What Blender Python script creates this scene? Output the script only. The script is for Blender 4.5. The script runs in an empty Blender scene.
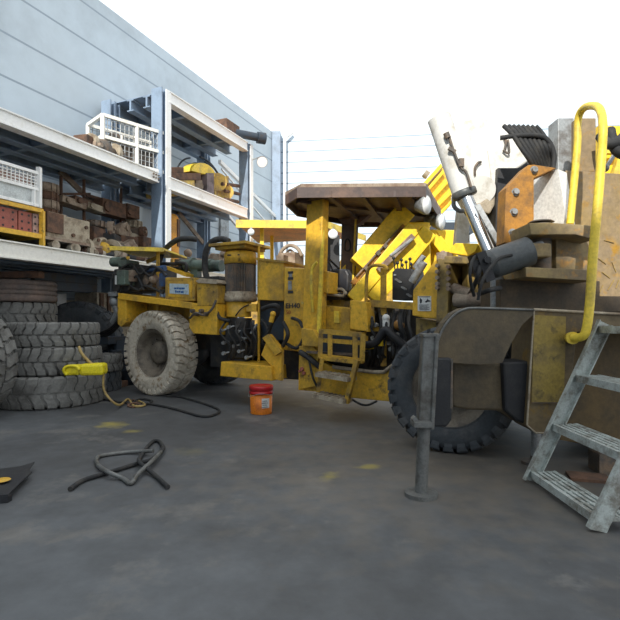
import bpy, math, random
from mathutils import Vector, Matrix
random.seed(7)
SC = bpy.context.scene; COL = SC.collection
F = 480.0; HY = 320.0; CH = 1.3
V = Vector
UP = V((0, 0, 1))

# ------------------------------------------------------------------ pixels to world
def at(px, py, Y): return V(((px-310)/F*Y, Y, CH+(HY-py)/F*Y))
def ground(px, py, z=0.0):
    Y = (CH-z)*F/(py-HY); return V(((px-310)/F*Y, Y, z))
def atz(px, py, z):
    Y = (z-CH)*F/(HY-py); return V(((px-310)/F*Y, Y, z))

class Frame:
    def __init__(s, ox, oy, dx, dy):
        l = math.hypot(dx, dy); s.O = V((ox, oy, 0)); s.d = V((dx/l, dy/l, 0)); s.n = V((-dy/l, dx/l, 0))
    def P(s, px, py, v=0.0):
        kx = (px-310)/F; t = (v+s.O.dot(s.n))/(kx*s.n.x+s.n.y)
        return V((kx*t, t, CH+(HY-py)/F*t))
    def W(s, u, v, z): return s.O+s.d*u+s.n*v+V((0, 0, z))
    def sc(s, px, v=0.0): return s.P(px, 300, v).y/F      # metres per pixel there

# ------------------------------------------------------------------ mesh builder
class MB:
    def __init__(s): s.v = []; s.f = []; s.sm = []; s.mk = []
    def add(s, vs, fs, smooth=False):
        b = len(s.v); s.v += [V(x) for x in vs]
        for f in fs: s.f.append([b+i for i in f]); s.sm.append(smooth)
        return s
    def prism(s, pts, vec):
        s.mk.append((len(s.v), len(s.f)))
        n = len(pts); pts = [V(p) for p in pts]; vec = V(vec)
        nn = V((0, 0, 0))
        for i in range(n): nn += pts[i].cross(pts[(i+1) % n])
        if nn.dot(vec) > 0: pts = pts[::-1]
        vs = pts+[p+vec for p in pts]
        fs = [list(range(n)), [n+i for i in range(n)][::-1]]
        for i in range(n):
            j = (i+1) % n; fs.append([j, i, n+i, n+j])
        return s.add(vs, fs)
    def box(s, c, size, d=V((1, 0, 0)), up=UP):
        d = V(d).normalized(); up = V(up).normalized(); w = up.cross(d).normalized(); up = d.cross(w)
        c = V(c); a, b, h = [x/2 for x in size]
        return s.prism([c-d*a-w*b-up*h, c+d*a-w*b-up*h, c+d*a+w*b-up*h, c-d*a+w*b-up*h], up*2*h)
    def beam(s, p0, p1, w, h, up=UP):      # box along p0-p1, w sideways, h along up
        p0 = V(p0); p1 = V(p1); d = (p1-p0)
        if abs(d.normalized().dot(V(up).normalized())) > .98: up = V((0, 1, 0))
        return s.box((p0+p1)/2, (d.length, w, h), d, up)
    def cyl(s, p0, p1, r, r1=None, n=18):
        s.mk.append((len(s.v), len(s.f)))
        p0 = V(p0); p1 = V(p1); r1 = r if r1 is None else r1
        d = (p1-p0).normalized(); a = d.orthogonal().normalized(); b = d.cross(a)
        vs = []; 
        for (p, q) in ((p0, r), (p1, r1)):
            for i in range(n):
                t = 2*math.pi*i/n; vs.append(p+(a*math.cos(t)+b*math.sin(t))*q)
        s.add(vs, [[i, (i+1) % n, n+(i+1) % n, n+i] for i in range(n)], True)
        s.add(vs[:n], [list(range(n))[::-1]]); s.add(vs[n:], [list(range(n))])
        return s
    def lathe(s, prof, C, A, n=32, closed=False, ribs=0, ribd=0.0):
        s.mk.append((len(s.v), len(s.f)))
        C = V(C); A = V(A).normalized(); a = A.orthogonal().normalized(); b = A.cross(a)
        m = len(prof); vs = []
        for i in range(n):
            t = 2*math.pi*i/n
            for (r, h) in prof:
                if ribs and i % 2: r = r-ribd
                vs.append(C+A*h+(a*math.cos(t)+b*math.sin(t))*r)
        fs = []
        mm = m if closed else m-1
        for i in range(n):
            for j in range(mm):
                k = (j+1) % m; ii = (i+1) % n
                fs.append([i*m+j, ii*m+j, ii*m+k, i*m+k])
        s.add(vs, fs, not ribs)
        return s
    def sphere(s, c, r, n=14):
        prof = [(max(1e-4, r*math.sin(math.pi*i/8)), -r*math.cos(math.pi*i/8)) for i in range(9)]
        return s.lathe(prof, c, UP, n)
    def tube(s, pts, r, n=8, smooth=True, sub=6, closed=False):
        s.mk.append((len(s.v), len(s.f)))
        pts = [V(p) for p in pts]
        if smooth and len(pts) > 2:
            q = []; N = len(pts)
            for i in range(N if closed else N-1):
                if closed: p0, p1, p2, p3 = pts[i-1], pts[i], pts[(i+1) % N], pts[(i+2) % N]
                else: p0, p1, p2, p3 = pts[max(i-1, 0)], pts[i], pts[i+1], pts[min(i+2, N-1)]
                for k in range(sub):
                    t = k/sub
                    q.append(.5*((2*p1)+(p2-p0)*t+(2*p0-5*p1+4*p2-p3)*t*t+(3*p1-p0-3*p2+p3)*t**3))
            if not closed: q.append(pts[-1])
            pts = q
        N = len(pts); vs = []; a = None
        for i in range(N):
            if closed: d = pts[(i+1) % N]-pts[i-1]
            else: d = pts[min(i+1, N-1)]-pts[max(i-1, 0)]
            d.normalize()
            if a is None: a = d.orthogonal().normalized()
            a = (a-d*a.dot(d))
            if a.length < 1e-5: a = d.orthogonal()
            a.normalize(); b = d.cross(a)
            for k in range(n):
                t = 2*math.pi*k/n; vs.append(pts[i]+(a*math.cos(t)+b*math.sin(t))*r)
        fs = []
        for i in range(N if closed else N-1):
            ii = (i+1) % N
            for k in range(n): fs.append([i*n+k, i*n+(k+1) % n, ii*n+(k+1) % n, ii*n+k])
        s.add(vs, fs, True)
        if not closed:
            s.add(vs[:n], [list(range(n))[::-1]]); s.add(vs[-n:], [list(range(n))])
        return s
    def hexhead(s, c, d, r, h):
        d = V(d).normalized(); a = d.orthogonal().normalized(); b = d.cross(a)
        s.prism([V(c)+(a*math.cos(t*math.pi/3)+b*math.sin(t*math.pi/3))*r for t in range(6)], d*h); return s
    def each(s, name, mat, parent, bevel=0.0):
        mk = s.mk+[(len(s.v), len(s.f))]; o = None
        for (v0, f0), (v1, f1) in zip(mk[:-1], mk[1:]):
            q = MB(); q.v = s.v[v0:v1]; q.f = [[i-v0 for i in f] for f in s.f[f0:f1]]; q.sm = s.sm[f0:f1]
            o = q.build(name, mat, parent, bevel)
        return o
    def build(s, name, mat, parent=None, bevel=0.0):
        me = bpy.data.meshes.new(name)
        if parent is not None: org = worldloc(parent)
        elif s.v:
            xs = [p.x for p in s.v]; ys = [p.y for p in s.v]
            org = V(((min(xs)+max(xs))/2, (min(ys)+max(ys))/2, min(p.z for p in s.v)))
        me.from_pydata([tuple(p-org) for p in s.v], [], s.f)
        me.polygons.foreach_set('use_smooth', s.sm)
        me.materials.append(mat); me.update()
        o = bpy.data.objects.new(name, me); COL.objects.link(o)
        if parent is not None: o.parent = parent
        else: o.location = org
        if bevel:
            m = o.modifiers.new('bevel', 'BEVEL'); m.width = bevel; m.segments = 2; m.limit_method = 'ANGLE'
        return o

def worldloc(o):
    p = V(o.location)
    while o.parent: o = o.parent; p += o.location
    return p
def tag(o, label=None, cat=None, group=None, kind=None):
    if label: o['label'] = label
    if cat: o['category'] = cat
    if group: o['group'] = group
    if kind: o['kind'] = kind
    return o
def thing(name, label, cat, loc, group=None):
    o = bpy.data.objects.new(name, None); COL.objects.link(o); o.location = loc; o.empty_display_size = .2
    return tag(o, label, cat, group)
def thing_part(name, parent):
    m = MB(); m.beam(FR.P(323, 358, -.25), FR.P(357, 362, -.25), .05, .05); return m.build(name, YELD, parent)
def copy_tree(o, parent=None):
    c = o.copy(); COL.objects.link(c)
    if parent is not None: c.parent = parent
    for ch in list(o.children): copy_tree(ch, c)
    return c
def text(name, s, size, org, xd, upd, mat, parent, lift=.004, sx=1.0):
    cu = bpy.data.curves.new(name, 'FONT'); cu.body = s; cu.size = size; cu.align_x = 'CENTER'; cu.align_y = 'CENTER'; cu.extrude = .0015; cu.offset = size*.02
    t = bpy.data.objects.new('tmp', cu); COL.objects.link(t)
    bpy.context.view_layer.update()
    me = bpy.data.meshes.new_from_object(t.evaluated_get(bpy.context.evaluated_depsgraph_get()))
    bpy.data.objects.remove(t)
    xd = V(xd).normalized(); upd = V(upd).normalized(); n = xd.cross(upd).normalized()
    M = Matrix((xd*sx, upd, n)).transposed().to_4x4(); M.translation = V(org)+n*lift-worldloc(parent)
    me.transform(M); me.materials.clear(); me.materials.append(mat)
    o = bpy.data.objects.new(name, me); COL.objects.link(o); o.parent = parent
    return o

# ------------------------------------------------------------------ materials
def mat(name, base, dirt=None, amt=.35, scale=2.5, rough=.6, metal=0.0, bump=.15, fine=.25, dirt2=None, amt2=.2):
    m = bpy.data.materials.new(name); m.use_nodes = True; nt = m.node_tree; N = nt.nodes; L = nt.links
    b = N['Principled BSDF']; b.inputs['Roughness'].default_value = rough; b.inputs['Metallic'].default_value = metal
    tc = N.new('ShaderNodeTexCoord')
    col = N.new('ShaderNodeRGB'); col.outputs[0].default_value = (*base, 1); out = col.outputs[0]
    def noise(sc, det=6, off=0):
        mp = N.new('ShaderNodeMapping'); mp.inputs['Location'].default_value = (off, off*1.7, off*.6)
        L.new(tc.outputs['Object'], mp.inputs['Vector'])
        n = N.new('ShaderNodeTexNoise'); n.inputs['Scale'].default_value = sc; n.inputs['Detail'].default_value = det; n.inputs['Roughness'].default_value = .65
        L.new(mp.outputs[0], n.inputs['Vector']); return n.outputs['Fac']
    def blend(out, colr, a, sc, off):
        r = N.new('ShaderNodeValToRGB'); r.color_ramp.elements[0].position = .62-a*.45; r.color_ramp.elements[1].position = .72-a*.2
        L.new(noise(sc, 7, off), r.inputs[0])
        mx = N.new('ShaderNodeMix'); mx.data_type = 'RGBA'; L.new(r.outputs[0], mx.inputs[0]); L.new(out, mx.inputs[6])
        mx.inputs[7].default_value = (*colr, 1); return mx.outputs[2]
    if dirt: out = blend(out, dirt, amt, scale, 3.1)
    if dirt2: out = blend(out, dirt2, amt2, scale*2.3, 9.7)
    if fine:
        mr = N.new('ShaderNodeMapRange'); mr.inputs['From Min'].default_value = .3; mr.inputs['From Max'].default_value = .7
        mr.inputs['To Min'].default_value = 1-fine; mr.inputs['To Max'].default_value = 1+fine*.4
        L.new(noise(scale*9, 4, 5.5), mr.inputs[0])
        mm = N.new('ShaderNodeVectorMath'); mm.operation = 'SCALE'; L.new(out, mm.inputs[0]); L.new(mr.outputs[0], mm.inputs['Scale']); out = mm.outputs[0]
    L.new(out, b.inputs['Base Color'])
    if bump:
        bp = N.new('ShaderNodeBump'); bp.inputs['Strength'].default_value = bump; bp.inputs['Distance'].default_value = .01
        L.new(noise(scale*14, 5, 2.2), bp.inputs['Height']); L.new(bp.outputs[0], b.inputs['Normal'])
    return m
YEL = mat('yellow_paint', (.76, .44, .035), (.42, .26, .05), .28, 2.2, .5, dirt2=(.12, .08, .03), amt2=.08)
YELB = mat('sunlit_bright_yellow_paint', (.98, .66, .03), (.8, .46, .04), .12, 2, .4)  # bright yellow, with the sunlight on the booms put into the colour
YELD = mat('dirty_yellow_paint', (.60, .36, .035), (.30, .19, .05), .42, 3, .65, dirt2=(.08, .055, .03), amt2=.16)
YELP = mat('pale_yellow_sheet', (.85, .62, .06), (.5, .36, .08), .3, 3, .5)
ORG = mat('orange_sheet', (.85, .38, .05), (.55, .26, .05), .3, 2, .6)
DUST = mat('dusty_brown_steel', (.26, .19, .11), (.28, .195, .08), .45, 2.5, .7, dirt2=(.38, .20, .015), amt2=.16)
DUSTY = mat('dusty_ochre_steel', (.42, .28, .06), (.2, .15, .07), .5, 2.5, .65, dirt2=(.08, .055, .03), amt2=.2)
DUSTD = mat('dark_olive_dust_steel', (.17, .125, .065), (.11, .08, .045), .4, 2.5, .65, dirt2=(.25, .15, .03), amt2=.1)  # darker olive tone of the dusty steel
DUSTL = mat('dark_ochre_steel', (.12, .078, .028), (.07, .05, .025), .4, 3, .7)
RBRN = mat('rusty_orange_steel', (.42, .19, .025), (.20, .10, .03), .45, 6, .7)
CANO = mat('canopy_dark_steel', (.075, .05, .045), (.17, .10, .07), .4, 2.5, .6)
DARK = mat('oily_black_steel', (.022, .024, .028), (.06, .05, .04), .35, 6, .55)
DARKB = mat('dark_blue_grey_steel', (.03, .045, .065), (.05, .04, .035), .3, 4, .5)
IRON = mat('grimy_iron', (.10, .09, .08), (.22, .15, .10), .4, 7, .6, .2)
GREEN = mat('grey_green_steel', (.12, .17, .14), (.07, .08, .07), .4, 5, .5)
RUBK = mat('black_rubber', (.018, .019, .021), (.05, .047, .042), .35, 8, .75)
RUBG = mat('grey_dusty_rubber', (.20, .20, .19), (.10, .097, .09), .4, 3, .85)
RUBT = mat('tan_dusty_rubber', (.58, .53, .44), (.36, .32, .25), .3, 3, .9, dirt2=(.22, .13, .05), amt2=.15)
RUBR = mat('reddish_dusty_rubber', (.26, .19, .16), (.15, .13, .12), .5, 2.5, .9)
RUBD = mat('dark_tyre_rubber', (.055, .063, .072), (.10, .10, .10), .3, 3, .8)
RIMT = mat('dusty_wheel_rim', (.20, .17, .13), (.10, .085, .07), .4, 6, .7)
CHROME = mat('chrome', (.8, .82, .84), None, 0, 4, .18, 1.0, 0, 0)
STEELK = mat('dark_galvanised_steel', (.17, .175, .17), (.09, .085, .075), .35, 6, .5, .3)
STEELG = mat('grey_galvanised_steel', (.33, .35, .36), (.16, .15, .14), .35, 6, .5, .3)
STEELW = mat('white_painted_steel', (.90, .90, .88), (.72, .68, .62), .10, 2.5, .5, fine=.08)
STEELC = mat('cream_painted_beam', (.86, .84, .77), (.62, .58, .5), .10, 2.5, .5, fine=.1)
BLUE = mat('blue_grey_painted_steel', (.24, .32, .43), (.17, .22, .29), .3, 2, .5, fine=.1)
WHT = mat('white_boom_paint', (.74, .73, .69), (.45, .41, .33), .28, 3.5, .45, fine=.1)
RUST = mat('brown_rust', (.17, .09, .055), (.07, .045, .035), .45, 6, .85)
RUSTL = mat('pale_rust', (.36, .29, .22), (.20, .13, .09), .45, 6, .8)
TAN = mat('tan_grimy_steel', (.42, .36, .27), (.20, .15, .10), .35, 5, .8)
BRICK = mat('red_oxide_paint', (.38, .12, .09), (.25, .09, .07), .4, 6, .75)
PINK = mat('pinkish_packing', (.55, .36, .30), (.3, .2, .18), .4, 8, .8)
ALU = mat('worn_light_grey_paint', (.50, .55, .53), (.22, .21, .18), .38, 9, .6, .1)
GREYD = mat('dark_grey_cylinder_paint', (.075, .085, .09), (.13, .12, .10), .35, 4, .45)
SHIELD = mat('olive_brown_sheet', (.115, .085, .045), (.07, .055, .035), .5, 3, .6, bump=.3)
BLACKR = mat('black_paint', (.015, .016, .02), (.03, .03, .03), .3, 5, .6)
REDP = mat('red_plastic', (.5, .015, .02), (.3, .02, .02), .25, 6, .35)
ORP = mat('orange_plastic', (.85, .24, .012), (.55, .14, .02), .3, 5, .45)
LAB = mat('white_label', (.75, .76, .74), (.5, .5, .48), .2, 12, .6)
LABB = mat('pale_blue_label', (.50, .62, .70), (.32, .4, .42), .3, 20, .5)
INKB = mat('blue_ink', (.02, .10, .3), None, 0, 4, .6, 0, 0, 0)
INKK = mat('black_ink', (.03, .03, .035), None, 0, 4, .6, 0, 0, 0)
INKR = mat('faded_red_ink', (.32, .11, .03), None, 0, 4, .6, 0, 0, 0)
GLASS = mat('lamp_glass', (.9, .93, .95), None, 0, 4, .3, 0, 0, 0)
YPL = mat('yellow_plastic', (.85, .72, .015), (.6, .48, .02), .25, 7, .4)
HOSY = mat('ochre_hose', (.42, .30, .10), (.25, .16, .08), .3, 9, .6)
CONC = mat('pale_concrete_block', (.33, .31, .25), (.2, .18, .15), .4, 5, .9)
SEAT = mat('dark_vinyl', (.03, .032, .04), (.06, .055, .05), .3, 5, .5)
BLUEP = mat('deep_blue_paint', (.03, .08, .2), (.05, .05, .05), .3, 5, .5)

def wall_mat(name, base, line, step):
    m = mat(name, base, tuple(c*.82 for c in base), .3, .35, .55, fine=.05, bump=0)
    nt = m.node_tree; N = nt.nodes; L = nt.links; b = N['Principled BSDF']
    g = N.new('ShaderNodeNewGeometry'); sp = N.new('ShaderNodeSeparateXYZ'); L.new(g.outputs['Position'], sp.inputs[0])
    md = N.new('ShaderNodeMath'); md.operation = 'MODULO'; md.inputs[1].default_value = step; L.new(sp.outputs['Z'], md.inputs[0])
    lt = N.new('ShaderNodeMath'); lt.operation = 'LESS_THAN'; lt.inputs[1].default_value = .045; L.new(md.outputs[0], lt.inputs[0])
    mx = N.new('ShaderNodeMix'); mx.data_type = 'RGBA'; L.new(lt.outputs[0], mx.inputs[0])
    L.new(b.inputs['Base Color'].links[0].from_socket, mx.inputs[6]); mx.inputs[7].default_value = (*line, 1)
    L.new(mx.outputs[2], b.inputs['Base Color'])
    bp = N.new('ShaderNodeBump'); bp.invert = True; bp.inputs['Strength'].default_value = .6; bp.inputs['Distance'].default_value = .02
    L.new(lt.outputs[0], bp.inputs['Height']); L.new(bp.outputs[0], b.inputs['Normal'])
    return m
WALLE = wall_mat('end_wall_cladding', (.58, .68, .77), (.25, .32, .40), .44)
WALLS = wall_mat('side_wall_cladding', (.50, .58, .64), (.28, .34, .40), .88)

def floor_mat():
    m = mat('worn_concrete_floor', (.100, .108, .116), (.062, .065, .069), .5, .55, .62, fine=.22, dirt2=(.16, .155, .145), amt2=.12)
    nt = m.node_tree; N = nt.nodes; L = nt.links; b = N['Principled BSDF']
    src = b.inputs['Base Color'].links[0].from_socket
    g = N.new('ShaderNodeNewGeometry')
    nz = N.new('ShaderNodeTexNoise'); nz.inputs['Scale'].default_value = 5; nz.inputs['Detail'].default_value = 8; L.new(g.outputs['Position'], nz.inputs['Vector'])
    def patch(src, c, rx, ry, col, strength, soft=.8):
        mp = N.new('ShaderNodeMapping'); mp.vector_type = 'POINT'
        mp.inputs['Location'].default_value = (-c.x/rx, -c.y/ry, 0); mp.inputs['Scale'].default_value = (1/rx, 1/ry, 0)
        L.new(g.outputs['Position'], mp.inputs['Vector'])
        ln = N.new('ShaderNodeVectorMath'); ln.operation = 'LENGTH'; L.new(mp.outputs[0], ln.inputs[0])
        ad = N.new('ShaderNodeMath'); ad.operation = 'MULTIPLY_ADD'; L.new(nz.outputs['Fac'], ad.inputs[0]); ad.inputs[1].default_value = 2.2; L.new(ln.outputs['Value'], ad.inputs[2])
        mr = N.new('ShaderNodeMapRange'); mr.inputs['From Min'].default_value = 1.9+soft*.2; mr.inputs['From Max'].default_value = 1.9-soft
        mr.inputs['To Min'].default_value = 0; mr.inputs['To Max'].default_value = strength; L.new(ad.outputs[0], mr.inputs[0])
        mx = N.new('ShaderNodeMix'); mx.data_type = 'RGBA'; L.new(mr.outputs[0], mx.inputs[0]); L.new(src, mx.inputs[6]); mx.inputs[7].default_value = (*col, 1)
        return mx.outputs[2]
    src = patch(src, ground(470, 470), 2.4, 1.6, (.19, .155, .11), .8, 1.5)
    for (px, py, rx, ry, st) in ((111, 425, .22, .25, .75), (134, 431, .14, .12, .5), (328, 476, .10, .16, .6), (369, 467, .13, .09, .6), (190, 452, .2, .2, .12)):
        src = patch(src, ground(px, py), rx, ry, (.36, .30, .06), st, .7)
    L.new(src, b.inputs['Base Color'])
    # hairline cracks
    return m
FLOOR = floor_mat()

# ------------------------------------------------------------------ setting
mb = MB(); mb.box((4, 14, -.1), (52, 64, .2)); tag(mb.build('floor', FLOOR), kind='structure')
K = Frame(-3.48, 11.0, .4375, 1.0)            # rack line; n points away from the yard (left)
RD = 1.55                                      # rack depth
WT = 9.15
c0 = K.W(-9, RD+.32, 0); c1 = K.W(9.35, RD+.32, 0)
mb = MB(); mb.prism([c0, c1, c1+K.n*.3, c0+K.n*.3], (0, 0, WT)); tag(mb.build('wall_left', WALLS), kind='structure')
e1 = c1+V((26, -3.4, 0)); ne = V((3.4, 26, 0)).normalized()
mb = MB(); mb.prism([c1, e1, e1+ne*.3, c1+ne*.3], (0, 0, WT)); tag(mb.build('wall_far', WALLE), kind='structure')
# corner column and white downpipe
cc = c1-ne*.2+V((.12, 0, 0))
mb = MB(); mb.box(cc+V((-.05, 0, WT/2)), (.34, .34, WT)); tag(mb.build('trim_1', BLUE), kind='structure')
mb = MB(); mb.cyl(cc+V((.30, -.08, .02)), cc+V((.30, -.08, WT-.25)), .06); mb.cyl(cc+V((.30, -.08, WT-.25)), cc+V((.62, -.05, WT-.02)), .06)
tag(mb.build('trim_2', STEELW), kind='structure')
# unseen hall behind the camera, shaped so its roof edge throws shade over the yard
a = V((-14.0, 6.6, 0)); b_ = V((6.0, -26.5, 0)); dd = (b_-a).normalized(); nn = V((dd.y, -dd.x, 0))
if nn.dot(V((-1, -1, 0))) < 0: nn = -nn
mb = MB(); mb.prism([a, b_, b_+nn*8, a+nn*8], (0, 0, 12.0)); tag(mb.build('wall_rear', WALLS), kind='structure')

# ------------------------------------------------------------------ tyres
def tyre(mb, C, A, R, W, ri, nl=26, lh=.035, style='lug'):
    C = V(C); A = V(A).normalized(); a = A.orthogonal().normalized(); b = A.cross(a)
    q = R-lh if nl else R
    prof = [(ri, -.36*W), (ri+.03, -.42*W), (R*.72, -.5*W), (R*.86, -.49*W), (q-.015, -.43*W), (q, -.36*W), (q+.004, 0), (q, .36*W), (q-.015, .43*W), (R*.86, .49*W), (R*.72, .5*W), (ri+.03, .42*W), (ri, .36*W)]
    if style == 'worn':
        prof = [(ri, -.36*W), (ri+.03, -.42*W), (R*.8, -.5*W), (R*.95, -.48*W), (R, -.40*W), (R, -.22*W), (R-.02, -.20*W), (R-.02, -.17*W), (R, -.15*W), (R, -.02*W), (R-.02, 0), (R-.02, .03*W), (R, .05*W), (R, .2*W), (R-.02, .22*W), (R-.02, .25*W), (R, .27*W), (R, .40*W), (R*.95, .48*W), (R*.8, .5*W), (ri+.03, .42*W), (ri, .36*W)]
    mb.lathe(prof, C, A, 56, True)
    def pt(r, w, t): return C+A*w+(a*math.cos(t)+b*math.sin(t))*r
    if not nl: return
    st = 2*math.pi/nl; hw = st*.37
    for s in (-1, 1):
        for k in range(nl):
            t0 = k*st+(st*.5 if s > 0 else 0)
            path = [(R-.004, .03, -.10), (R, .14, -.10), (R, .30, .10), (R-.008, .45, .12), (R*.95, .51, .12), (R*.89, .515, .12), (R*.83, .49, .12)]
            vs = []
            for i, (r, w, o) in enumerate(path):
                t = t0+o*st*1.4
                sh = hw*(1 if i < 5 else .8)
                if i < 4: ri_, wi = r-lh*1.4, w
                else: ri_, wi = r-.02, w-.09
                vs += [pt(r, s*w*W, t-sh), pt(r, s*w*W, t+sh), pt(ri_, s*wi*W, t+sh), pt(ri_, s*wi*W, t-sh)]
            fs = []
            n = len(path)
            for i in range(n-1):
                for j in range(4):
                    jj = (j+1) % 4; f = [i*4+j, i*4+jj, (i+1)*4+jj, (i+1)*4+j]
                    fs.append(f if s < 0 else f[::-1])
            fs.append([0, 3, 2, 1] if s < 0 else [0, 1, 2, 3]); e = (n-1)*4; fs.append([e, e+1, e+2, e+3] if s < 0 else [e+3, e+2, e+1, e])
            mb.add(vs, fs)
def wheel(C, A, R, W, ri, parent, mt, mr, nl=26, hubr=.17):
    A = V(A).normalized()      # A points outward
    m = MB(); tyre(m, C, A, R, W, ri, nl); w = m.build('wheel', mt, parent)
    m = MB()
    m.lathe([(ri+.025, .43*W), (ri+.025, .40*W), (ri-.01, .38*W), (ri-.05, .30*W), (ri-.07, .12*W), (ri-.09, .02*W), (ri*.62, 0), (ri*.55, -.02), (.001, -.02)], C, A, 40)
    m.lathe([(ri+.02, -.40*W), (ri-.04, -.3*W), (ri-.06, .1*W)], C, A, 40)
    r = m.build('rim', mr, w)
    m = MB(); m.lathe([(.001, .17*W), (hubr*.8, .17*W), (hubr, .10*W), (hubr, -.02)], C, A, 24); m.build('hub', mr, w)
    a = A.orthogonal().normalized(); b = A.cross(a)
    m = MB()
    for k in range(10):
        t = k*math.pi/5; m.hexhead(V(C)+(a*math.cos(t)+b*math.sin(t))*ri*.6+A*.0, A, .018, .03)
    m.build('wheel_nuts', mr, w)
    return w

# ================================================================== JUMBO
R = Frame(-2.62, 8.2, .885, -.466)
FR = Frame(-.05, 6.75, .79, -.61)
JB = thing('drilling_machine', 'long yellow articulated drilling machine with a dark canopy and a pale dusty rear wheel', 'mining machine', (-.2, 7.4, 0))
def slab(fr, pts, v, th, name=None, mt=None, parent=None, bevel=0, m=None):
    mm = m or MB(); mm.prism([fr.P(x, y, v) for x, y in pts], fr.n*th)
    if name: return mm.build(name, mt, parent, bevel)
    return mm
def rect(x0, y0, x1, y1): return [(x0, y0), (x1, y0), (x1, y1), (x0, y1)]

wc = R.P(156, 355, .1); wc.z = .73
wheel(wc+R.n*.1, -R.n+R.d*(-.10), .735, .46, .40, JB, RUBT, RIMT, 34, .2)
wheel(wc+R.n*1.65, R.n, .735, .46, .40, JB, RUBD, DARK, 26, .2)
m = MB(); m.cyl(wc+R.n*.2, wc+R.n*1.6, .16); m.sphere(wc+R.n*.95, .32); m.build('rear_axle', DARK, JB)
# frame
m = MB()
m.beam(R.W(-.85, .75, .95), R.W(2.7, .75, .95), .12, .35); m.beam(R.W(-.85, 1.35, .95), R.W(2.7, 1.35, .95), .12, .35)
m.box(R.W(.9, 1.05, 1.15), (3.4, .7, .06), R.d); m.box(R.W(1.75, .75, .62), (1.5, .5, .5), R.d)
m.box(R.W(1.05, .75, .9), (.5, .6, .8), R.d)
m.each('rear_chassis_member', DARK, JB)
slab(R, [(118, 293), (192, 302.5), (192, 309), (118, 299)], -.06, .62, 'fender', YEL, JB, .008)
slab(R, [(118, 298), (192, 307), (192, 330), (170, 318), (136, 318), (126, 326), (118, 326)], .5, .03, 'fender_back_plate', YELD, JB)
slab(R, [(117.5, 297), (126, 298), (126, 322), (121, 327), (117.5, 324)], -.03, .5, 'fender_cheek', YEL, JB, .008)
slab(R, [(190, 303), (217, 304), (217, 335), (193, 333.5), (189, 327)], -.05, .5, 'side_skirt', YEL, JB, .01)
# lower piping on skirt
m = MB(); 
for i in range(4):
    p = R.P(192+i*4.5, 311+(i % 2)*3, -.09); m.cyl(p, p+R.n*.05, .035); m.hexhead(p, -R.n, .03, .03)
m.tube([R.P(190, 318, -.09), R.P(196, 313, -.12), R.P(204, 315, -.1), R.P(212, 309, -.1), R.P(216, 300, -.06)], .02)
m.build('valve_row', IRON, JB)
# boxes on deck
bx = slab(R, rect(165, 277.5, 194.5, 301), -.03, .5, 'valve_box', YELD, JB, .012)
slab(R, [(168.3, 281), (191.5, 281.5), (191.5, 297.5), (168.3, 296.5)], -.04, .012, 'recessed_frame', YEL, bx)
lb = slab(R, [(169.5, 283.5), (188.5, 284), (188.5, 294.5), (169.5, 293.5)], -.048, .01, 'name_plate', LABB, bx)
m = MB()
for (x0, x1, y0, y1) in ((174, 176.4, 287.5, 289.3), (176.7, 178.6, 287.4, 289.2), (178.9, 181, 287.5, 289.4), (181.3, 184.6, 287.5, 289.3), (175, 176.5, 290.3, 292.6), (176.8, 178, 291, 292.6), (178.3, 180.4, 290.8, 292.5), (180.8, 183.6, 291, 293)): m.prism([R.P(x, y, -.05) for x, y in ((x0, y0), (x1, y0), (x1, y1), (x0, y1))], R.n*.004)
m.build('blue_lettering', INKB, lb)
b2 = slab(R, [(196.5, 284), (199, 280.5), (214, 281), (217.5, 285), (217.5, 303), (214, 306), (197, 306)], -.06, .45, 'tool_box', YELD, JB, .012)
slab(R, [(195.5, 281), (200, 278), (216, 279.5), (218.5, 283), (216, 284), (198, 283)], -.09, .5, 'lid', TAN, b2, .005)
# engine group
m = MB()
m.box(R.P(146, 281, .5)+V((0, 0, 0)), (.85, .75, .42), R.d)
m.box(R.P(128, 284, .35), (.26, .5, .38), R.d); m.box(R.P(140, 270, .5), (.5, .6, .14), R.d)
eng = m.build('engine_block', DARK, JB, .02)
m = MB(); p = R.P(148, 281, .08); m.cyl(p, p+R.n*.1, .13); m.cyl(p-R.n*.04, p, .06)
p = R.P(160, 284, .1); m.cyl(p, p+R.n*.1, .09)
m.each('pulley', IRON, eng)
m = MB(); p = R.P(154, 279, .1); m.sphere(p, .085); p = R.P(131, 276, .05); m.box(p, (.2, .12, .2), R.d); m.each('pump_casing', RUSTL, eng)
m = MB(); m.box(R.P(126, 278, .02), (.2, .25, .26), R.d); m.cyl(R.P(113, 262, .2), R.P(124, 262, .2), .09); m.box(R.P(129, 264, .25), (.22, .3, .12), R.d); m.build('compressor', GREEN, eng, .015)
m = MB(); m.box(R.P(163, 280, .08), (.08, .1, .22), R.d); m.cyl(R.P(148, 270, .1), R.P(165, 268, .1), .05); m.build('filter', BLUEP, eng)
m = MB()
for pts in ([(118, 292), (124, 283), (138, 290), (146, 286), (163, 293)], [(122, 268), (132, 264), (140, 274), (152, 266), (164, 272)], [(128, 290), (136, 276), (144, 290)], [(140, 266), (150, 276), (158, 268), (166, 276)]):
    m.tube([R.P(x, y, .04) for x, y in pts], .022)
m.each('engine_hose', RUBK, eng)
m = MB(); p = R.P(117, 280, 0); m.box(p, (.05, .05, .16), R.d); m.build('marker_light', LAB, JB)
m = MB()
m.tube([R.P(118, 291, .2), R.P(113, 300, .15), R.P(117, 312, .15), R.P(113, 322, .2)], .06); m.sphere(R.P(115, 302, .15), .1)
m.box(R.P(117, 294, .15), (.22, .2, .08), R.d)
m.build('tow_coupling', STEELG, JB)
m = MB()
for k in range(4): m.tube([R.P(120, 318+k*2, .2+k*.05), R.P(113, 326+k*2, .2+k*.05), R.P(104, 331+k*2, .25+k*.05), R.P(92, 334+k*2, .3+k*.08)], .022)
m.each('trailing_hose', RUBK, JB)
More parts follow.
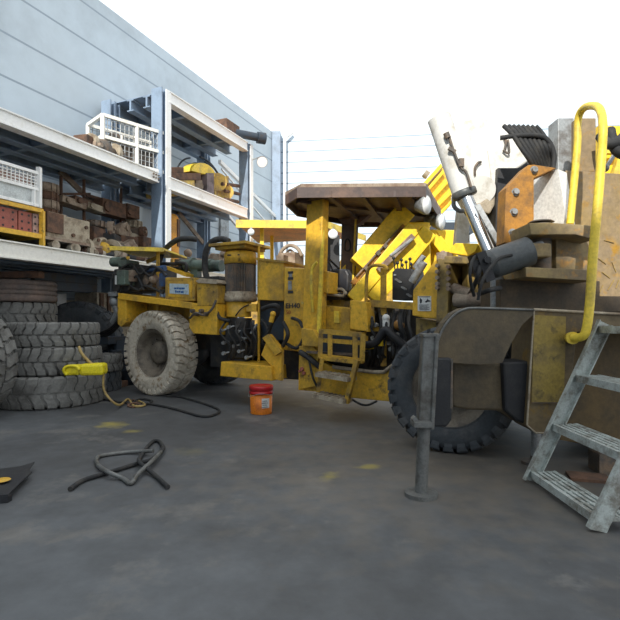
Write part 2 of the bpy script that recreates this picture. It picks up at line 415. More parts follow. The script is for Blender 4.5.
m = MB(); m.box(R.P(110, 340, .6), (.5, .5, .14), R.d); m.cyl(R.P(116, 350, .5), R.P(116, 372, .5), .1); m.box(R.P(112, 360, .8), (.4, .3, .4), R.d); m.build('rear_bumper', DARKB, JB)
# thin yellow roof above engine
zr = 2.52
c = [atz(110, 248.5, zr), atz(164, 250, zr), atz(187, 258.5, zr)]; c.append(c[2]+(c[0]-c[1]))
m = MB(); m.prism(c, (0, 0, .03)); m.prism([c[0]+V((0, -.02, -.03)), c[1]+V((0, -.02, -.03)), c[1]+V((0, .0, -.03)), c[0]+V((0, 0, -.03))], (0, 0, .07)); m.build('engine_cover', YELP, JB)
m = MB()
for (px, v) in ((128, .5), (158, .3), (172, 1.2)):
    p = R.P(px, 262, v); m.beam(V((p.x, p.y, 1.2)), V((p.x, p.y, zr)), .05, .05)
m.beam(R.P(147, 262, .6), R.P(158, 257, .6), .04, .06); m.each('cover_post', YELD, JB)
# green pipe and bent black hoses
m = MB(); m.cyl(R.P(182, 265, .6), R.P(222, 266, .6), .10); m.cyl(R.P(191, 265, .6), R.P(194, 265, .6), .13); m.cyl(R.P(210, 265.5, .6), R.P(212, 265.5, .6), .12); m.box(R.P(196, 273, .6), (.16, .12, .2), R.d)
m.build('exhaust_pipe', GREEN, JB)
m = MB()
m.tube([R.P(158, 268, .5), R.P(163, 252, .6), R.P(176, 240.5, .6), R.P(188, 238.5, .7), R.P(197, 239.5, .8)], .05)
m.tube([R.P(208, 283, .3), R.P(205, 268, .35), R.P(206, 252, .35), R.P(212, 242, .4), R.P(221, 239, .4), R.P(229, 241.5, .4)], .052, 10)
m.tube([R.P(176, 263, .5), R.P(186, 264, .4), R.P(186, 272, .4)], .03); m.cyl(R.P(160, 264, .5), R.P(182, 264, .5), .035); m.cyl(R.P(160, 267.5, .5), R.P(182, 268, .5), .03)
m.tube([R.P(219, 300, .1), R.P(217, 310, 0), R.P(220, 318, -.02), R.P(230, 321, 0)], .03)
m.tube([R.P(262, 309, -.05), R.P(270, 306, -.1), R.P(277, 306, -.1), R.P(278, 312, -.05), R.P(272, 322, 0), R.P(268, 333, .05)], .035)
m.each('thick_hose', RUBK, JB)
m = MB(); m.sphere(R.P(188, 253, 1.0), .08); m.box(R.P(190, 262, 1.0), (.5, .3, .1), R.d); m.sphere(R.P(213, 258, .9), .09); m.box(R.P(218, 259, .9), (.2, .2, .16), R.d); m.sphere(R.P(223, 254, .9), .06)
m.each('pipe_fitting', RUSTL, JB)
m = MB(); m.beam(R.P(171, 268, .5), R.P(192, 276, .5), .3, .05); m.build('yellow_channel', YEL, JB)
m = MB(); m.box(R.P(206, 281, .7), (1.3, .9, .05), R.d); m.build('deck_plate', DARK, JB)
# electric motor
mp = R.P(240.5, 300, .32); ms = mp.y/F
def mz(y): return CH+(HY-y)*ms
X0 = V((mp.x, mp.y, 0)); r = 16*ms
def ring(y): return mz(y)
m = MB(); m.lathe([(r*.93, mz(293)), (r*.96, mz(292)), (r*.96, mz(265)), (r*.9, mz(264))], X0, UP, 72, False, 1, .022)
mot = m.build('electric_motor', IRON, JB)
m = MB(); m.lathe([(.001, mz(252)), (r*.9, mz(252.2)), (r*1.0, mz(254)), (r*1.01, mz(264.5)), (r*.85, mz(264.6))], X0, UP, 40)
cap = m.build('motor_cap', YELB if False else YEL, mot)
m = MB(); 
for px_, w in ((232, .08), (241, .03)): 
    p = V((mp.x+(px_-240.5)*ms, mp.y-math.sqrt(max(0.0, (r*1.0)**2-((px_-240.5)*ms)**2))-.004, mz(257))); m.box(p, (w, .02, .018))
m.each('cap_mark', INKK, cap)
m = MB(); m.lathe([(r*.9, mz(302)), (r*1.03, mz(301)), (r*1.03, mz(297)), (r*.97, mz(296.5)), (r*.97, mz(292))], X0, UP, 40)
for k in range(10):
    t = k*.63; m.hexhead(X0+V((math.cos(t)*r*.98, math.sin(t)*r*.98, mz(297))), UP, .025, .05)
m.build('motor_flange', TAN, mot)
m = MB(); m.lathe([(r*.76, mz(317)), (r*.78, mz(316)), (r*.78, mz(301)), (r*.6, mz(301))], X0+V((-.03, 0, 0)), UP, 32); m.box(V((mp.x+.2, mp.y-.1, mz(308))), (.16, .18, .12)); m.build('bell_housing', YEL, mot)
m = MB(); m.cyl(V((mp.x, mp.y, mz(255))), V((mp.x, mp.y, mz(247))), r*.75); m.build('fan_neck', DARK, mot)
zl = mz(248)
cs = [atz(218, 245, zl), atz(247, 243.3, zl), atz(267, 250.5, zl)]
ll = V((mp.x, mp.y, zl)); h1 = R.d*.36; h2 = R.n*.36
m = MB(); m.prism([ll-h1-h2, ll+h1-h2, ll+h1+h2, ll-h1+h2], (0, 0, .045)); m.prism([ll-h1*.8-h2*.8, ll+h1*.8-h2*.8, ll+h1*.8+h2*.8, ll-h1*.8+h2*.8], (0, 0, -.05)); m.build('motor_rain_cover', YELD, mot, .006)
m = MB(); pp = ll+h1*.95+h2*.05; m.cyl(V((pp.x, pp.y, .6)), V((pp.x, pp.y, zl)), .022); pp = ll-h1*.9+h2*.9; m.cyl(V((pp.x, pp.y, 1.0)), V((pp.x, pp.y, zl)), .022)
m.each('cover_support', YEL, mot)
m = MB(); m.tube([V((mp.x-.05, mp.y-r*.8, mz(316))), V((mp.x+.05, mp.y-r*.95, mz(309))), V((mp.x+.16, mp.y-r*.8, mz(305)))], .01); m.build('cable', RUBK, mot)
# pump under motor
m = MB(); m.cyl(V((mp.x, mp.y, mz(318))), V((mp.x, mp.y, mz(362))), .19); m.box(V((mp.x, mp.y-.12, mz(335))), (.34, .3, .22), R.d); m.box(V((mp.x+.02, mp.y-.1, mz(352))), (.3, .3, .16), R.d)
m.box(V((mp.x+.28, mp.y, mz(340))), (.16, .3, .5), R.d)
pu = m.build('hydraulic_pump', DARK, JB, .015)
m = MB()
for i, (x, y) in enumerate(((226, 330), (233, 327), (241, 331), (228, 342), (238, 345), (246, 338), (243, 350), (228, 352), (250, 356))):
    p = V((mp.x+(x-240.5)*ms, mp.y-.3, mz(y))); m.hexhead(p, -R.n, .03, .05); m.cyl(p, p+V((.07, 0, .02)), .014)
m.cyl(V((mp.x+.2, mp.y-.28, mz(333))), V((mp.x+.3, mp.y-.3, mz(324))), .02)
m.each('fitting', STEELG, pu)
m = MB()
for i in range(6):
    x0 = mp.x-.2+.08*i; m.tube([V((x0, mp.y-.24, mz(322))), V((x0-.06+.05*(i % 3), mp.y-.36, mz(332))), V((x0+.1, mp.y-.34, mz(346-i))), V((x0+.02, mp.y-.2, mz(358)))], .016)
m.each('pump_hose', RUBK, pu)
# tank, cabinet
tk = slab(R, [(258, 259), (284, 262), (284, 301), (258, 300)], .25, .8, 'oil_tank', YEL, JB, .015)
slab(R, [(256.5, 257.5), (285.5, 261), (285.5, 263), (256.5, 260)], .22, .86, 'tank_lid', YELD, tk)
slab(R, rect(258, 300, 286, 340), .45, .5, 'tank_support', DARKB, JB)
cb = slab(R, [(284, 267), (306, 268), (304, 352), (283, 350)], .05, .7, 'side_cabinet', YEL, JB, .02)
m = MB()
for (y, h) in ((272.5, .035), (278.5, .04), (292, .04)): m.box(R.P(290.5, y, .045), (.085, .012, h), R.d)
m.each('dark_decal_bar', INKK, cb)
m = MB(); m.box(R.P(290.5, 275.5, .046), (.055, .01, .05), R.d); m.box(R.P(290, 285.3, .046), (.06, .01, .13), R.d); m.each('grey_decal_panel', STEELG, cb)
text('model_lettering', 'EH40', .1, R.P(292.8, 306, .045), R.d, UP, INKK, cb, .006, 1.1)
text('number_lettering', '50', .08, R.P(288.5, 312.5, .045), R.d, UP, INKR, cb, .006, 1.0)
slab(R, [(284, 350), (299, 352), (299, 379), (284, 377)], .3, .5, 'cabinet_base', DARK, JB)
slab(R, [(221, 361.7), (271, 366.5), (272, 381), (220, 376)], -.12, .7, 'sill_box', YEL, JB, .01)
slab(R, [(269, 334), (281.6, 349), (281, 381), (272, 378.5), (271, 366), (261, 355)], -.05, .08, 'sill_bracket', YEL, JB, .008)
slab(R, [(262, 338), (268, 334), (281, 352), (275, 356)], -.11, .06, 'brace_arm', YELD, JB, .008)
m = MB(); m.sphere(R.P(273, 314, -.1), .045); m.cyl(R.P(273, 314, -.1), R.P(271, 322, -.1), .035); m.build('yellow_valve_cap', YEL, JB)
m = MB(); p = R.P(268, 328, .05)
m.tube([R.P(262, 320, .1), R.P(268, 330, .02), R.P(263, 342, .05), R.P(270, 348, .1)], .025); m.tube([R.P(283, 322, -.02), R.P(288, 334, -.08), R.P(283, 346, 0)], .03)
m.tube([R.P(292, 318, -.0), R.P(300, 322, -.08), R.P(304, 336, -.08), R.P(297, 348, -.05), R.P(287, 344, -.0)], .025)
m.each('link_hose', RUBK, JB)
m = MB(); m.cyl(R.P(300, 300, .8), R.P(300, 372, .8), .16); m.box(R.P(300, 355, .9), (.5, .4, .3), R.d); m.build('articulation_joint', DARKB, JB)
m = MB(); m.tube([R.P(280, 262, .8), R.P(281, 252, .8), R.P(289, 245.5, .8), R.P(297, 248, .8), R.P(302, 256, .8)], .03)
m.tube([R.P(284, 258, .9), R.P(290, 250, .9), R.P(298, 258, .9)], .02); m.box(R.P(291, 259, .9), (.32, .3, .18), R.d); m.box(R.P(283, 259.5, .7), (.14, .2, .12), R.d)
m.build('filter_guard', RUSTL, JB)

# ---- front module
skp = [(299, 346), (318, 350), (322, 362), (333, 367), (373, 372), (384, 372), (402, 357), (404, 403), (352, 398), (330, 393), (298, 390)]
sk = slab(FR, skp, 0, .12, 'chassis_side', YEL, JB, .012)
m = MB(); m.tube([FR.P(x, y, -.02) for x, y in ((333, 367), (373, 372), (384, 372), (403, 357))], .025, 8, False); m.build('chassis_lip', TAN, sk)
slab(FR, [(299, 346), (312, 346), (318, 352), (318, 386), (300, 389)], -.06, .05, 'bolted_plate', YELD, sk, .005)
m = MB(); p = FR.P(302.5, 369, -.07); m.hexhead(p, -FR.n, .03, .03); m.hexhead(FR.P(304.5, 373, -.07), -FR.n, .025, .03); m.hexhead(FR.P(300.5, 371, -.07), -FR.n, .02, .03); m.each('rusty_bolt', BRICK, sk)
m = MB(); m.tube([FR.P(300, 352, -.1), FR.P(309, 358, -.1), FR.P(321, 368, -.05)], .04); m.tube([FR.P(309, 360, -.1), FR.P(313, 378, -.12), FR.P(318, 388, -.06)], .015)
m.tube([FR.P(350, 398, -.05), FR.P(360, 404, -.03), FR.P(368, 405, -.02), FR.P(377, 401, .0)], .014); m.each('low_hose', RUBK, JB)
m = MB(); m.box(FR.W(1.1, .75, .75), (2.2, 1.0, .45), FR.d); m.box(FR.W(1.0, 1.2, 1.1), (1.9, .1, .9), FR.d); m.box(FR.W(.25, .75, 1.0), (.4, .9, .9), FR.d)
m.beam(FR.W(1.0, .6, .62), FR.W(2.6, .2, .62), .4, .3)
m.each('front_chassis_member', DARK, JB)
# ladder
m = MB(); v = -.28
m.beam(FR.P(322, 358, v), FR.P(317.5, 397, v), .05, .06); m.beam(FR.P(357, 360, v), FR.P(346.5, 403, v), .05, .06)
ld = thing_part('access_ladder', JB); m.each('ladder_rail', YELD, ld)
for (a1, b1) in (((320, 374), (352, 379)), ((317, 394.5), (347.5, 401))):
    m = MB(); pa = FR.P(*a1, v); pb = FR.P(*b1, v); dv = (pb-pa).normalized()
    m.beam(pa, pb, .22, .05)
    for k in range(7):
        q = pa.lerp(pb, (k+.5)/7); m.box(q+V((0, 0, .03)), (.03, .2, .02), dv)
    m.build('tread', TAN, ld)
# step platform
m = MB(); v = -.22
for (a1, b1) in (((320, 331), (363, 335)), ((320, 356), (363, 361)), ((321, 330), (320, 357)), ((363, 334), (362, 361)), ((330, 332), (330, 357)), ((355, 333), (355, 359))): m.beam(FR.P(*a1, v), FR.P(*b1, v), .06, .06)
m.beam(FR.P(322, 340, v+.05), FR.P(362, 343, v+.05), .1, .05)
st = m.build('step_platform', YELD, JB)
slab(FR, [(322, 333), (362, 337), (361, 358), (321, 354)], v+.15, .03, 'dark_opening_sheet', DARKB, st)  # dark sheet stands in for the shaded opening of the platform
m = MB(); m.box(FR.P(341, 352, .15), (.75, .6, .03), FR.d); m.build('foot_deck', IRON, st)
slab(FR, [(321, 305), (350, 308), (350, 332), (321, 329)], .15, .3, 'seat_box', YELD, JB, .01)
slab(FR, [(334, 311), (339, 311.5), (339, 323), (334, 322.5)], .12, .04, 'latch_plate', YELP, JB)
slab(FR, [(350, 300), (366, 302), (368, 332), (350, 329)], -.05, .2, 'front_guard', YEL, JB, .01)
# posts
p1 = slab(FR, [(307, 194), (323, 194), (320.5, 300), (319.5, 353), (301, 352), (303, 300)], -.02, .15, 'canopy_post', YEL, JB, .015)
slab(FR, [(319.8, 255), (323.5, 230), (321, 300), (319.5, 345), (316, 345)], -.05, .03, 'post_edge', YELP, p1)
m = MB(); m.tube([FR.P(313, 312, -.04), FR.P(311.5, 290, -.1), FR.P(312, 270, -.12), FR.P(317, 262, -.12)], .022); m.cyl(FR.P(302.5, 303, -.02), FR.P(302.5, 303, -.04), .02); m.build('grab_handle', YELP, p1)
slab(FR, [(301, 328), (313, 330), (318, 338), (318, 347), (302, 346)], -.12, .1, 'post_foot', YELD, p1, .01)
slab(FR, [(342, 200), (356, 200), (352.5, 268), (352, 300), (340, 300), (340.5, 268)], 1.25, .12, 'canopy_post', CANO, JB, .01)
m = MB(); m.beam(FR.P(356.3, 205, 1.2), FR.P(352, 300, 1.2), .05, .03, V((1, 0, 0))); m.build('yellow_edge_strip', YELP, JB)
m = MB(); m.tube([FR.P(347.5, 239, 1.24), FR.P(350, 243, 1.24), FR.P(349.5, 250, 1.24), FR.P(345, 250, 1.24), FR.P(345, 242, 1.24)], .012, 6, True, 5, True); m.build('wire_loop', BLACKR, JB)
m = MB(); m.prism([FR.P(x, y, .2) for x, y in ((318, 200), (330, 200), (326, 210))], FR.n*.06); m.prism([FR.P(x, y, 1.2) for x, y in ((330, 212), (372, 212), (356, 226), (343, 224))], FR.n*.1); m.each('post_gusset', CANO, JB)
# canopy roof
zc = 3.0
rp = [atz(297, 190, zc), atz(285, 198, zc), atz(297, 210, zc), atz(340, 218, zc), atz(356, 221.5, zc), atz(427, 221.5, zc), atz(441, 214, zc), atz(426, 189, zc)]
m = MB(); m.prism(rp, (0, 0, .035)); 
cen = sum(rp, V((0, 0, 0)))/8
n8 = len(rp)
for i in range(n8):
    a_, b_ = rp[i], rp[(i+1) % n8]
    m.prism([a_, b_, b_+(cen-b_).normalized()*.03, a_+(cen-a_).normalized()*.03], (0, 0, -.10))
m.prism([cen+(p-cen)*.8 for p in rp], (0, 0, -.05))
for t in (.25, .5, .75):
    a_ = rp[0].lerp(rp[7], t); b_ = rp[3].lerp(rp[5], t); m.beam(a_-V((0, 0, .06)), b_-V((0, 0, .06)), .07, .08)
m.beam(rp[0].lerp(rp[2], .3)-V((0, 0, .05)), rp[6]-V((0, 0, .05)), .08, .08)
ca = m.build('canopy_roof', CANO, JB)
m = MB(); m.prism([p+V((0, 0, .036)) for p in [rp[0]+V((.05, .0, 0)), rp[1], rp[2], rp[3], rp[4], rp[5], rp[6], rp[7]]], (0, 0, .045)); m.build('sunlit_roof_sheet', RUSTL, ca)  # pale colour paints the sunlight on top of the dark roof
def worklight(c, d, r, parent):
    d = V(d).normalized(); m = MB(); m.lathe([(.001, -.16), (r*.5, -.15), (r*.95, -.03), (r, 0), (r*.92, .01)], c, d, 20); o = m.build('work_light', STEELG, parent)
    m = MB(); m.lathe([(.001, .012), (r*.9, .008), (r*.92, -.01)], c, d, 20); m.build('lens', GLASS, o)
    m = MB(); m.beam(V(c)-d*.08, V(c)-d*.08+V((0, 0, r*1.3)), .03, .03); m.build('bracket', STEELG, o)
worklight(at(426.5, 205, 6.3), (.72, -.68, -.1), .13, ca)
worklight(at(441.5, 222, 7.3), (.75, -.62, -.1), .13, ca)
worklight(at(434.5, 219, 7.4), (.9, -.4, 0), .09, ca)
# seat
m = MB(); m.prism([FR.P(x, y, .75) for x, y in ((329, 292), (328, 274), (331, 268.5), (346, 269), (348.5, 274), (348, 292))], FR.n*.12); se = m.build('seat_back', SEAT, JB, .03)
m = MB(); m.box(FR.P(338, 297, .55), (.45, .5, .1), FR.d); m.build('seat_cushion', SEAT, JB, .03)
m = MB(); m.box(FR.P(338, 304, .6), (.3, .3, .1), FR.d); m.build('seat_base', YELD, JB)
m = MB(); m.tube([FR.P(321, 292, .3), FR.P(330, 291, .3), FR.P(341, 289, .3), FR.P(346, 293, .3)], .02); m.tube([FR.P(321, 294, .3), FR.P(334, 295, .25), FR.P(344, 296, .3)], .02); m.sphere(FR.P(345, 293, .25), .03); m.build('seat_lever', TAN, JB)
slab(FR, [(319.5, 270), (328, 272), (327.5, 293.5), (319, 292)], .05, .25, 'switch_box', YEL, JB, .01)
m = MB(); m.tube([FR.P(322, 272, .5), FR.P(323, 263, .5), FR.P(328, 259, .6), FR.P(334, 264, .8), FR.P(339, 269, .8)], .016); m.tube([FR.P(324, 270, .4), FR.P(328, 262, .4), FR.P(333, 271, .4)], .012); m.each('control_cable', BLACKR, JB)
# console
co = slab(FR, [(392, 272), (396, 268), (412, 269), (414, 280), (413, 300), (392, 300)], .35, .35, 'control_console', BLACKR, JB, .01)
for i in range(7):
    x = 395+i*2.9; m = MB(); h = 258+(i*5 % 8); m.cyl(FR.P(x, 270, .4), FR.P(x-1.5+(i % 3), h, .35), .008); m.sphere(FR.P(x-1.5+(i % 3), h, .35), .022); m.build('lever', BLACKR, co)
m = MB()
for i in range(14): m.box(FR.P(395+(i*5.3) % 17, 275+(i*7.1) % 22, .34), (.03, .02, .02), FR.d)
m.build('valve_tags', STEELG, co)
m = MB()
m.beam(FR.P(383.5, 268, .15), FR.P(383.5, 366, .15), .07, .05); m.beam(FR.P(366, 303, .1), FR.P(414, 306, .1), .05, .09); m.beam(FR.P(366, 303, .1), FR.P(366, 345, .1), .05, .05)
m.beam(FR.P(366, 328, .12), FR.P(384, 330, .12), .05, .05)
m.tube([FR.P(366, 303, .05), FR.P(367, 275, .05), FR.P(372, 266, .05), FR.P(384, 266, .05), FR.P(388, 270, .05)], .022)
m.each('guard_rail', YELD, JB)
m = MB(); m.beam(FR.P(415, 268, .2), FR.P(424, 256, .2), .05, .05); m.cyl(FR.P(412, 282, .2), FR.P(424, 262, .2), .05); m.build('grey_strut', STEELG, JB)
m = MB(); m.sphere(FR.P(386, 318, .05), .05); m.cyl(FR.P(386, 320, .05), FR.P(386, 332, .05), .045); m.build('white_filter', LAB, JB)
m = MB(); m.box(FR.P(368, 345, .1), (.14, .2, .1), FR.d); m.box(FR.P(382, 343, .0), (.06, .1, .07), FR.d); m.each('yellow_valve', YELB, JB)
for i in range(12):
    random.seed(40+i); m = MB(); x = 368+i*3.7
    m.tube([FR.P(x, 310+random.uniform(-1, 4), .22), FR.P(x+random.uniform(-6, 6), 324, random.uniform(0, .15)), FR.P(x+random.uniform(-6, 6), 340, random.uniform(-.02, .15)), FR.P(x+random.uniform(-4, 5), 354, random.uniform(0, .15)), FR.P(x, 366 if x < 385 else 358, .2)], random.choice((.018, .022, .03)))
    m.build('hydraulic_hose', RUBK, JB)
m = MB(); m.tube([FR.P(362, 345, -.05), FR.P(375, 343, -.08), FR.P(385, 330, -.08), FR.P(393, 336, -.06), FR.P(403, 345, 0)], .05); m.build('thick_hose', BLACKR, JB)
m = MB()
for (x, y) in ((372, 318), (377, 325), (374, 338), (400, 322), (398, 335), (392, 349), (381, 356)): m.hexhead(FR.P(x, y, .1), -FR.n, .03, .05)
m.each('hose_fitting', STEELG, JB)
m = MB(); m.sphere(FR.P(399, 325, .1), .07); m.build('accumulator', RBRN, JB)
# hinge plate
hp = slab(FR, [(412, 315.5), (413, 290), (434.7, 260.6), (438, 258), (438, 319), (425, 318)], -.10, .35, 'side_plate', YEL, JB, .012)
hs = slab(FR, [(437.5, 258), (450, 260), (448.5, 294), (447, 324), (436, 323)], -.16, .4, 'mounting_flange', DUSTY, JB, .008)
m = MB()
for y in (266, 272, 278, 284, 288): m.hexhead(FR.P(438.5, y, -.17), -FR.n, .024, .05); m.hexhead(FR.P(449.5, y+1, -.17), -FR.n, .024, .05)
m.each('flange_bolt', RUSTL, hs)
lb = slab(FR, rect(417.7, 296, 431, 311), -.108, .01, 'warning_label', LAB, hp)
m = MB(); f = lambda x, y: FR.P(x, y, -.112)
m.prism([f(x, y) for x, y in ((420, 297.8), (422, 300), (421.5, 303), (420, 303.5), (419.7, 300))], FR.n*.004)
m.prism([f(x, y) for x, y in ((424.5, 302), (427, 300), (427.5, 298.5), (428.5, 300.2), (430.3, 300.4), (430.3, 301.6), (427.8, 301.8), (426, 302.7))], FR.n*.004)
m.prism([f(x, y) for x, y in ((419, 296.5), (429.8, 296.5), (429.8, 297.1), (419, 297.1))], FR.n*.004)
for k in range(5): m.prism([f(x, y) for x, y in ((419.3, 304.6+k*1.2), (429-(k % 2)*2, 304.6+k*1.2), (429-(k % 2)*2, 305+k*1.2), (419.3, 305+k*1.2))], FR.n*.004)
m.build('pictogram', INKK, lb)
slab(FR, [(416, 318), (436, 322), (436, 350), (416, 350)], .05, .3, 'boom_support', DUSTY, JB)
slab(FR, rect(450, 262, 473, 292), .25, .3, 'recess_shade_slab', BLACKR, JB)  # black slab paints the shade inside an opening
m = MB(); m.beam(FR.P(450, 261, .0), FR.P(480, 262, .0), .35, .08); m.beam(FR.P(470, 262, .1), FR.P(470, 300, .1), .12, .2); m.prism([FR.P(x, y, -.05) for x, y in ((449, 290), (462, 285), (478, 290), (486, 300), (484, 310), (450, 312))], FR.n*.4)
m.build('boom_bracket', DUSTY, JB, .01)
m = MB(); m.cyl(FR.P(455, 300, -.1), FR.P(488, 300, -.1), .08); m.cyl(FR.P(453, 288, -.08), FR.P(470, 294, -.1), .06); m.each('rusty_pin', RUSTL, JB)
slab(FR, [(447, 251.5), (455, 243), (479, 243.5), (475, 252), (468, 256), (450, 253)], .0, .35, 'step_pad', YELB, JB, .01)
m = MB(); m.box(FR.P(445, 257, -.05), (.12, .2, .09), FR.d); m.sphere(FR.P(443, 254, -.05), .04); m.build('grease_block', RUSTL, JB)
# booms
def bar(a1, b1, Y, wpx, depth, name, mt, parent=JB, bev=.01, Y2=None):
    Y2 = Y2 or Y; pa = at(*a1, Y); pb = at(*b1, Y2); d = (pb-pa).normalized(); up = V((-d.z, 0, d.x)); 
    m = MB(); m.box((pa+pb)/2, ((pb-pa).length, depth, wpx*Y/F), d, up); return m.build(name, mt, parent, bev)
bar((358, 266), (405, 211), 7.2, 20, .32, 'boom', YELB)
bar((336, 290), (358, 266), 8.0, 20, .32, 'boom', YELB)
bar((352, 284), (404, 226), 7.02, 5, .10, 'boom_recess', RBRN)
bar((356, 277), (398, 230), 6.94, 2, .03, 'hydraulic_line', IRON); bar((361, 278), (402, 232), 6.94, 1.5, .03, 'hydraulic_line', RUST)
for (x, y) in ((366, 268), (378, 253), (385, 246), (370, 272)): 
    m = MB(); m.box(at(x, y, 6.93), (.06, .06, .06), V((1, 0, 1))); m.build('pipe_clamp', IRON, JB)
bar((352, 300), (412, 229), 6.9, 14, .3, 'boom', YELB)
bar((378, 271), (413, 236), 6.7, 6, .1, 'feed_cylinder', RUSTL); bar((390, 256), (412, 239), 6.66, 3, .05, 'cylinder_rod', STEELG)
bar((372, 300), (428, 232), 6.9, 16, .25, 'feed_beam', YELB)
slab(Frame(0, 7.15, 1, 0), [(395, 222), (430, 222), (430, 245), (417, 246), (412, 242), (402, 236)], 0, .4, 'boom_joint', YELB, JB, .02)
slab(Frame(0, 6.95, 1, 0), [(412, 240), (430, 228), (432, 290), (410, 292)], 0, .3, 'boom_head', YELB, JB, .02)
slab(Frame(0, 7.6, 1, 0), [(424, 229), (459, 230), (458, 275), (440, 275), (424, 290)], 0, .5, 'boom_carriage', YELB, JB, .02)
bar((432, 236), (452, 262), 7.5, 11, .2, 'boom_arm', YELB); m = MB(); m.tube([at(425, 230, 7.5), at(424, 250, 7.45), at(427, 270, 7.5)], .01); m.cyl(at(428, 252, 7.5), at(428, 252, 7.4), .03); m.build('boom_cable', TAN, JB)
G8 = Frame(0, 8.4, 1, 0)
fb = slab(G8, [(405, 203), (441, 163), (452, 190), (451, 205), (420, 237)], 0, .35, 'drill_feed', YELB, JB, .01)
for i, (a1, b1, w) in enumerate((((418, 201), (443, 172), 3), ((424, 207), (448, 181), 3), ((430, 213), (451, 192), 3), ((434, 220), (451, 202), 2.5))):
    bar(a1, b1, 8.33, w, .1, 'feed_rail', YELB, fb, .005)
bar((420, 193), (442, 168), 8.36, 1.0, .08, 'feed_groove', IRON, fb, 0)
m = MB(); m.cyl(at(424, 173, 8.5), at(428, 176, 8.5), .07); m.build('feed_sprocket', TAN, fb)
# front wheel and axle
fw = V((.0, 4.85, .62)); fw.x = (452-310)/F*4.85
ax = V((-.42, -.9, 0)).normalized()
wheel(fw, ax, .625, .42, .35, JB, RUBD, RIMT, 28, .17)
wheel(fw-ax*1.75, -ax, .625, .42, .35, JB, RUBD, DARK, 28, .17)
m = MB(); m.cyl(fw-ax*.15, fw-ax*1.6, .15); m.sphere(fw-ax*.9, .28); m.build('front_axle', DARK, JB)
m = MB(); m.tube([at(512, 322, 5.6), at(524, 330, 5.6), at(526, 345, 5.6)], .06); m.box(at(520, 350, 5.8), (.3, .2, .4)); m.build('front_bracket', YELB, JB)
m = MB(); m.box(at(516, 352, 5.65), (.13, .1, .3), V((1, 0, .5))); m.cyl(at(508, 348, 5.6), at(524, 340, 5.6), .05); m.build('silver_link', STEELG, JB)

# ================================================================== RIGHT MACHINE
G = Frame(0, 4.0, 1, 0)
RM = thing('loader_machine', 'dusty brown-yellow heavy machine close on the right with white boom, stabiliser legs and handrails', 'mining machine', (2.6, 4.9, 0))
def gs(pts, v, th, name, mt, parent=RM, bevel=.006): return slab(G, pts, v, th, name, mt, parent, bevel)
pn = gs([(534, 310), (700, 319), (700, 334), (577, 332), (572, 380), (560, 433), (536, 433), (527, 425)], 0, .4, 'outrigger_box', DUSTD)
gs([(534.5, 315), (566, 316.5), (564, 402), (531.6, 402)], -.012, .015, 'access_cover', mat('yellow_ochre_plate', (.30, .215, .045), (.16, .115, .05), .4, 4, .55, dirt2=(.08, .06, .03), amt2=.15), pn, 0)
m = MB(); m.tube([G.P(534, 309.5, -.01), G.P(700, 318.5, -.01)], .012, 8, False); m.tube([G.P(534, 310, -.01), G.P(527, 425, -.01), G.P(536, 433, -.01), G.P(560, 433, -.01)], .008, 6, False); m.build('edge_lip', TAN, pn)
m = MB(); m.tube([G.P(531.5, 403, -.015), G.P(566, 403, -.015)], .004, 6, False); m.build('weld_seam', IRON, pn)
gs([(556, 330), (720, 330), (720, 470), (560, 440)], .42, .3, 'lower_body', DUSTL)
gs([(528, 313), (700, 320), (700, 300), (500, 300)], .6, .9, 'deck', DARK)
# fender
fpts = [(436, 361), (436.5, 348), (440, 335), (446, 324), (454, 315), (464, 309.5), (478, 308), (534, 310), (533, 315), (522, 325), (512, 342), (502, 363), (470, 364)]
fe = gs(fpts, -.06, .02, 'curved_fender', SHIELD, RM, 0)
m = MB(); arc = fpts[:8]
for i in range(len(arc)-1):
    a1 = G.P(*arc[i], -.06); b1 = G.P(*arc[i+1], -.06); a2 = a1+(V((a1.x, 0, a1.z))-V((2.0, 0, .9))).normalized()*0.02; b2 = b1+(V((b1.x, 0, b1.z))-V((2.0, 0, .9))).normalized()*.02
    m.prism([a1, b1, b2, a2], G.n*.14)
m.build('fender_roof', SHIELD, fe)
m = MB(); m.tube([G.P(x, y, -.065) for x, y in arc], .01, 8, True, 4); m.build('fender_rim', STEELK, fe)
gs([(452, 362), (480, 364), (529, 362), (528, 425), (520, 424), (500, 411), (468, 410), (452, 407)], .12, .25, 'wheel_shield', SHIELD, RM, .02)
gs([(503, 362), (530, 361), (528, 425), (518, 422), (505, 411)], .06, .3, 'black_bumper', BLACKR, RM, .02)
gs([(434, 358), (452, 358), (453, 362), (452, 420), (447, 427), (432, 427), (432, 400)], -.12, .16, 'leg_channel', BLACKR, RM, .015)
m = MB(); m.beam(G.P(451, 359, -.1), G.P(451, 408, -.1), .04, .02, V((1, 0, 0))); m.build('channel_edge', IRON, RM)
# stabilisers
m = MB(); pt_ = at(429, 335, 3.55); pb_ = at(424, 428, 3.55); m.beam(pt_, pb_, .105, .105); 
m.beam(pt_+V((.045, -.02, .015)), pb_+V((.045, -.02, 0)), .03, .10)
sl = m.build('stabiliser_leg', STEELK, RM, .01)
foot = ground(421, 320+CH*F/3.55); foot = V(((421-310)/F*3.55, 3.55, 0))
m = MB(); m.cyl(pb_, foot+V((0, 0, .03)), .046, None, 20); m.build('inner_tube', STEELK, sl)
m = MB(); m.cyl(foot, foot+V((0, 0, .03)), .12, None, 24); m.build('foot_pad', STEELK, sl)
m = MB(); p = at(421, 423, 3.5); m.beam(at(413, 417, 3.5), at(419, 424, 3.5), .07, .03); m.box(p, (.13, .14, .035)); m.build('clamp_collar', STEELK, sl)
m = MB(); m.box(pt_+V((.005, 0, .0)), (.13, .13, .02)); m.build('end_cap', STEELK, sl)
